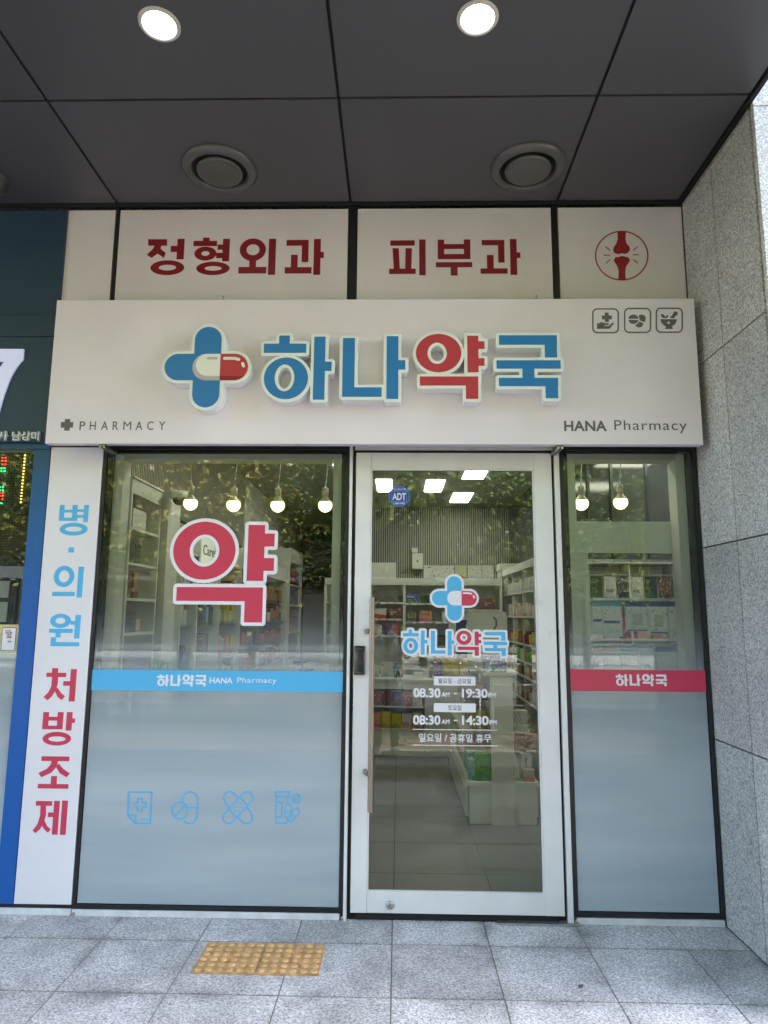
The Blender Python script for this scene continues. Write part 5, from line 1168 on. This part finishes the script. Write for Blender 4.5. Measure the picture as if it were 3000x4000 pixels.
for i, (a, b_, c, d, m_) in enumerate(packs):
    Yp = RY+.055+.006*(i % 2); q = onw(k9, (a, b_, c, d), Yp); up = i < 5; n_ = i if up else i-5
    lab = f'{("light blue","dark blue","orange")[("packsky","packblue","packor").index(m_)]} topped white pack, {(where+["last from the door"])[n_]} on the {"upper" if up else "lower"} rail'
    t = thing('hanging_pack', lab, 'pack', ((q[0]+q[1])/2, Yp, q[3]), 'medical packs hanging in the right window')
    w_ = q[1]-q[0]; h_ = q[3]-q[2]
    mb = MB(); mb.box(q[0], q[1], Yp, Yp+.006, q[2], q[3]-.02); mb.build('pouch', M['pouch'], t, bevel=.002)
    box('header_strip', q[0], q[1], Yp-.001, Yp+.005, q[3]-.0275, q[3], M[m_], t)
    box('printed_card', q[0]+w_*.08, q[1]-w_*.05, Yp-.0015, Yp-.0003, q[2]+h_*.08, q[3]-.032, PR['card'][0], t)
    if i in (0, 1): box('blue_stripe', q[0]+w_*.10, q[1]-w_*.12, Yp-.0025, Yp-.0017, q[2]+h_*.38, q[2]+h_*.46, M['packblue'], t)
    if i in (2, 3): box('frame_print', q[0]+w_*.3, q[1]-w_*.25, Yp-.0025, Yp-.0017, q[2]+h_*.22, q[2]+h_*.6, PR['white'][0], t); box('foot_strip', q[0]+w_*.08, q[1]-w_*.05, Yp-.0025, Yp-.0017, q[2]+h_*.02, q[2]+h_*.06, M['packblue'], t)
for i in range(6):
    x = 1.235+i*.098; t = thing('hanging_pack', f'round cornered white pack behind the frosted film, {["first","second","third","fourth","fifth","sixth"][i]} from the door', 'pack', (x, RY+.06, 1.15), 'medical packs hanging in the right window')
    cutout('pouch', [rrect(x-.042, .98, x+.042, 1.16, .03)], RY+.05, .008, M['pouch'], t)
# shelving in the right room seen past the rack
rs = thing('right_room_shelf', 'white wall shelving with hook rails in the room past the hanging packs', 'shelf unit', (2.6, 2.9, 0))
box('back_panel', 1.86, 3.19, 3.06, 3.09, .3, 2.18, M['shelf'], rs); box('top_board', 1.86, 3.19, 2.75, 3.09, 2.19, 2.215, M['shelf'], rs)
box('upper_panel', 2.62, 3.19, 3.08, 3.095, 2.40, 2.62, M['shelf'], rs)
for x in (2.0, 2.25, 2.62): box('mullion', x, x+.03, 3.075, 3.098, 2.23, IC_Z-.01, M['black'], rs)
for x in (1.86, 2.3, 2.74, 3.17): box('upright', x, x+.018, 2.78, 3.059, .3, 2.189, M['shelf'], rs)
for z in (1.45, 1.15, .8): box('shelf_board', 1.88, 3.16, 2.78, 3.058, z-.02, z, M['shelf'], rs)
for z in (2.08, 1.80): box('rail', 1.89, 3.15, 2.80, 2.812, z-.006, z+.006, M['alu'], rs)
side = 'first second third fourth fifth sixth seventh eighth ninth tenth'.split()
g = 'dark support packs hanging in the right room'
for i in range(9):
    x = 1.92+i*.135; k_ = ('black','white','navy','white','black','brown')[i % 6]
    o = box('support_pack', x, x+.115, 2.79, 2.80, 1.84, 2.06, PR[k_][0], label=f'{PR[k_][1]} support pack on the right room rail, {side[i]} from the door side', cat='pack', group=g)
    if k_ == 'white': txt('lettering', 'WAIST', ident, None, 2.789, M['greyink'], o, world_bb=(x+.015, x+.10, 1.90, 1.94), off=.02)
g = 'boxes on the right room shelving'
for r_, z in enumerate((1.45, 1.15)):
    for i in range(8):
        x = 1.90+i*.155; prod(x, x+.13, 2.80, 2.92, z+.001, z+.16+.03*((i+r_) % 3), ('skyb','white','pink','white','blue','cream','red')[(i*3+r_) % 7], f'on the {("upper","lower")[r_]} board of the right room', g)

# ================================================================== ACROSS THE STREET (seen in the glass)
def tree(x, y, h, seed, lab, leafm):
    rn = random.Random(seed); t = thing('street_tree', lab, 'tree', (x, y, 0), 'trees across the pavement')
    mb = MB(); top = h*.62
    trunk = [(x, y, 0), (x+rn.uniform(-.05,.05), y, h*.2), (x+rn.uniform(-.1,.1), y+rn.uniform(-.1,.1), h*.42), (x+rn.uniform(-.2,.2), y, top)]
    mb.tube(trunk, [.13, .11, .08, .04], 10); ends = []
    for k_ in range(14):
        a = rn.uniform(0, 6.28); z0 = h*rn.uniform(.28, .6); L_ = h*rn.uniform(.16, .32); e = (x+math.cos(a)*L_, y+math.sin(a)*L_, z0+L_*rn.uniform(.4, 1.1))
        mb.tube([(x, y, z0), ((x+e[0])/2, (y+e[1])/2, z0+(e[2]-z0)*.4), e], [.035, .022, .008], 6); ends.append(e)
    mb.build('trunk', M['bark'], t)
    cl = np.array([(x+rn.gauss(0, h*.15), y+rn.gauss(0, h*.14), h*rn.uniform(.30, 1.0), h*rn.uniform(.03, .09)) for _ in range(60)]+[(e[0], e[1], e[2], h*.08) for e in ends])
    R_ = np.random.RandomState(seed); n = 20000; c = cl[R_.randint(0, len(cl), n)]; p = c[:,:3]+R_.randn(n, 3)*c[:,3:4]*[.8, .8, .6]
    u = R_.randn(n, 3)*[1, 1, .6]; u /= np.linalg.norm(u, axis=1)[:,None]; w = np.cross(u, R_.randn(n, 3)); w /= np.linalg.norm(w, axis=1)[:,None]; s_ = R_.uniform(.03, .075, (n, 1))
    V = np.stack([p-u*s_, p+w*s_*.5, p+u*s_, p-w*s_*.5], 1).reshape(-1, 3); me = bpy.data.meshes.new('crown'); me.from_pydata(V.tolist(), [], np.arange(4*n).reshape(n, 4).tolist()); me.materials.append(leafm); me.update()
    tag(link('crown', me, t), kind='stuff')
for i, (x, y, h, m_, lab) in enumerate([(-6.2,-7.2,7.5,'leaf','green street tree far to the side beyond the cycle path'), (-3.4,-6.9,6.8,'leaf2','yellowish street tree opposite the large window'), (-.6,-7.4,7.6,'leaf','green street tree opposite the gap beside the door'), (2.0,-7.0,6.6,'leaf','green street tree opposite the entrance door'),
        (4.6,-7.3,7.8,'leaf','green street tree opposite the granite wall'), (7.5,-7.0,7.0,'leaf2','yellowish street tree farthest along the street'), (-9.5,-7.1,7.4,'leaf','green street tree at the neighbour shop end'), (-4.8,-18.5,9,'leaf','green tree across the road opposite the neighbour'), (0.8,-18.8,9.5,'leaf','green tree across the road opposite the door'), (6.2,-18.6,9,'leaf','green tree across the road opposite the granite wall')]):
    tree(x, y, h, 20+i, lab, M[m_])
fb = thing('apartment_block', 'brown apartment block across the road with rows of dark windows', 'building', (0, -30, 0))
box('wall', -34, 34, -38, -26, -.2, 19, M['brick'], fb)
box('roof', -34.3, 34.3, -38.3, -25.7, 19.01, 19.5, M['farwhite'], fb)
wp = None
for r in range(6):
    for c in range(16):
        x, z = -30+c*4, 1.6+r*3
        if wp is None: wp = box('window', x-1.1, x+1.1, -25.999, -25.9, z-.8, z+.8, M['farglass'], fb)
        else: share(wp, (x, -25.9495, z), fb)
for r in range(6): box('balcony_band', -34, 34, -25.9985, -25.6, .2+r*3-.15, .2+r*3+.05, M['farwhite'], fb)
# railing by the cycle path
for i in range(7):
    x0 = -9+i*2.6; t = thing('railing', f'white tube railing section beside the road, {["first","second","third","fourth","fifth","sixth","seventh"][i]} from the neighbour side', 'railing', (x0+1.2, -6.25, 0), 'railing sections along the verge')
    mb = MB(); r = .02
    mb.tube([(x0, -6.25, 0), (x0, -6.25, .85), (x0+.1, -6.25, .95), (x0+2.3, -6.25, .95), (x0+2.4, -6.25, .85), (x0+2.4, -6.25, 0)], r, 8); mb.build('rail_frame', M['white'], t)
    for z in (.35, .65): MB().tube([(x0+.01, -6.25, z), (x0+2.39, -6.25, z)], .012, 6).build('cross_bar', M['white'], t)
# ---- person photographing the shop (seen as a reflection in the door)
def person():
    P = thing('person', 'person in a long white coat and dark trousers facing the pharmacy door', 'person', (-.14, -4.36, 0))
    px, py = -.14, -4.36
    J = [(0,0,.95,.125,.10), (0,.0,1.12,.12,.09), (0,.0,1.30,.155,.10), (0,-.0,1.42,.07,.06), (0,.0,1.47,.05,.05), (0,.02,1.56,.078,.088), (0,.02,1.64,.075,.085),
         (-.10,0,.88,.085,.085), (-.10,.01,.48,.058,.058), (-.10,-.01,.09,.04,.04), (-.11,.11,.035,.042,.028), (.10,0,.88,.085,.085), (.10,.01,.48,.058,.058), (.10,-.01,.09,.04,.04), (.11,.11,.035,.042,.028),
         (-.18,0,1.37,.055,.055), (-.24,.03,1.10,.042,.042), (-.19,.16,.92,.03,.03), (-.18,.20,.87,.026,.026), (.18,0,1.37,.055,.055), (.25,.06,1.14,.042,.042), (.17,.19,1.33,.03,.03), (.15,.22,1.40,.026,.026)]
    Ed = [(0,1),(1,2),(2,3),(3,4),(4,5),(5,6),(0,7),(7,8),(8,9),(9,10),(0,11),(11,12),(12,13),(13,14),(2,15),(15,16),(16,17),(17,18),(2,19),(19,20),(20,21),(21,22)]
    def skin(name, J, Ed, m, root=0, grow=0):
        me = bpy.data.meshes.new(name); me.from_pydata([(px+j[0], py+j[1], j[2]) for j in J], Ed, []); o = bpy.data.objects.new(name, me); COL.objects.link(o)
        o.modifiers.new('s', 'SKIN'); sv = me.skin_vertices[0].data
        for i, j in enumerate(J): sv[i].radius = (j[3]+grow, j[4]+grow); sv[i].use_root = (i == root)
        sm = o.modifiers.new('u', 'SUBSURF'); sm.levels = sm.render_levels = 2; bpy.context.view_layer.update()
        m2 = bpy.data.meshes.new_from_object(o.evaluated_get(bpy.context.evaluated_depsgraph_get())); bpy.data.objects.remove(o)
        m2.materials.clear(); m2.materials.append(m)
        for p in m2.polygons: p.use_smooth = True
        return link(name, m2, P)
    SK = mat('skin', (.50,.32,.24), .5); DK = mat('trousers', (.03,.032,.045), .8); WC = mat('coat', (.72,.73,.80), .75); HR = mat('hair', (.015,.012,.01), .6); SH = mat('shoe', (.6,.6,.58), .6)
    skin('body', J, Ed, SK)
    skin('trousers', [J[0]]+J[7:10]+J[11:14], [(0,1),(1,2),(2,3),(0,4),(4,5),(5,6)], DK, grow=.012)
    skin('sleeve', [J[2],J[15],J[16],J[17]], [(0,1),(1,2),(2,3)], WC, grow=.016); skin('sleeve', [J[2],J[19],J[20],J[21]], [(0,1),(1,2),(2,3)], WC, grow=.016)
    coat = MB(); seg = 28
    prof = [(.24,.17,.52),(.225,.16,.70),(.195,.14,.92),(.18,.13,1.08),(.195,.135,1.25),(.205,.12,1.36),(.12,.09,1.43),(.07,.065,1.47)]
    vs = []
    for rx, ry, z in prof:
        for k_ in range(seg+1):
            a = math.radians(90+6)+math.radians(348)*k_/seg; f_ = 1+.03*math.sin(a*5+z*3); vs.append((px+rx*f_*math.cos(a), py+ry*f_*math.sin(a), z))
    n = seg+1; coat.add(vs, [(i*n+k_, i*n+k_+1, (i+1)*n+k_+1, (i+1)*n+k_) for i in range(len(prof)-1) for k_ in range(seg)], 0, True); co_ = coat.build('coat', WC, P)
    sl_ = co_.modifiers.new('th', 'SOLIDIFY'); sl_.thickness = .006
    for s in (-1, 1):
        MB().add([(px+s*.012, py+.142, 1.20), (px+s*.10, py+.135, 1.38), (px+s*.085, py+.09, 1.46), (px+s*.045, py+.105, 1.44), (px+s*.012, py+.152, 1.20), (px+s*.10, py+.145, 1.38), (px+s*.085, py+.10, 1.46), (px+s*.045, py+.115, 1.44)], [(0,1,2,3),(7,6,5,4),(0,4,5,1),(1,5,6,2),(2,6,7,3),(3,7,4,0)]).build('lapel', WC, P)
        MB().ball((px+s*.11, py+.07, .045), .06, 14, 8).build('shoe', SH, P)
    hm = MB().ball((px, py+.012, 1.605), .108, 20, 12, z0=-.15, z1=1); hm.v = [(x if True else x, y-.012 if y > py+.03 and z < 1.63 else y, z) for x, y, z in hm.v]; hm.build('hair', HR, P)
    for s in (-1, 1): MB().ball((px+s*.032, py+.105, 1.60), .010, 8, 6).build('eye', HR, P)
    MB().add([(px-.014, py+.10, 1.56), (px+.014, py+.10, 1.56), (px, py+.10, 1.61), (px, py+.128, 1.566)], [(0,1,3),(1,2,3),(2,0,3),(0,2,1)]).build('nose', SK, P)
    for i, (dx, L_) in enumerate(((-.018,.07),(-.006,.078),(.006,.074),(.018,.06))):
        MB().tube([(px+.15+dx, py+.22, 1.41), (px+.15+dx, py+.23, 1.41+L_*.6), (px+.15+dx, py+.245, 1.41+L_)], [.009,.008,.006], 8).build('finger', SK, P)
        MB().tube([(px-.18+dx, py+.205, .87), (px-.18+dx, py+.215, .87-L_*.6), (px-.18+dx, py+.205, .87-L_)], [.009,.008,.006], 8).build('finger', SK, P)
    for s, z in ((.15, 1.40), (-.18, .87)): MB().tube([(px+s+(-.02 if s > 0 else .02), py+.21, z), (px+s+(-.045 if s > 0 else .045), py+.225, z+(.02 if s > 0 else -.03))], [.011,.008], 8).build('thumb', SK, P)
person()
bpy.context.view_layer.update()
# ---- tell alike boxes apart: first, second ... counted from the camera side
ORD = 'first second third fourth fifth sixth seventh eighth ninth tenth eleventh twelfth thirteenth fourteenth fifteenth sixteenth seventeenth eighteenth nineteenth twentieth'.split()
by = {}
for o in COL.objects:
    if o.parent is None and o.get('label') and o.name.startswith('medicine_box'): by.setdefault(o['label'], []).append(o)
for lab, L_ in by.items():
    if len(L_) > 1:
        L_.sort(key=lambda o: (round(o.location.y, 2), o.location.x, -o.location.z))
        for i, o in enumerate(L_): o['label'] = f'{ORD[min(i, 19)]} {lab}'
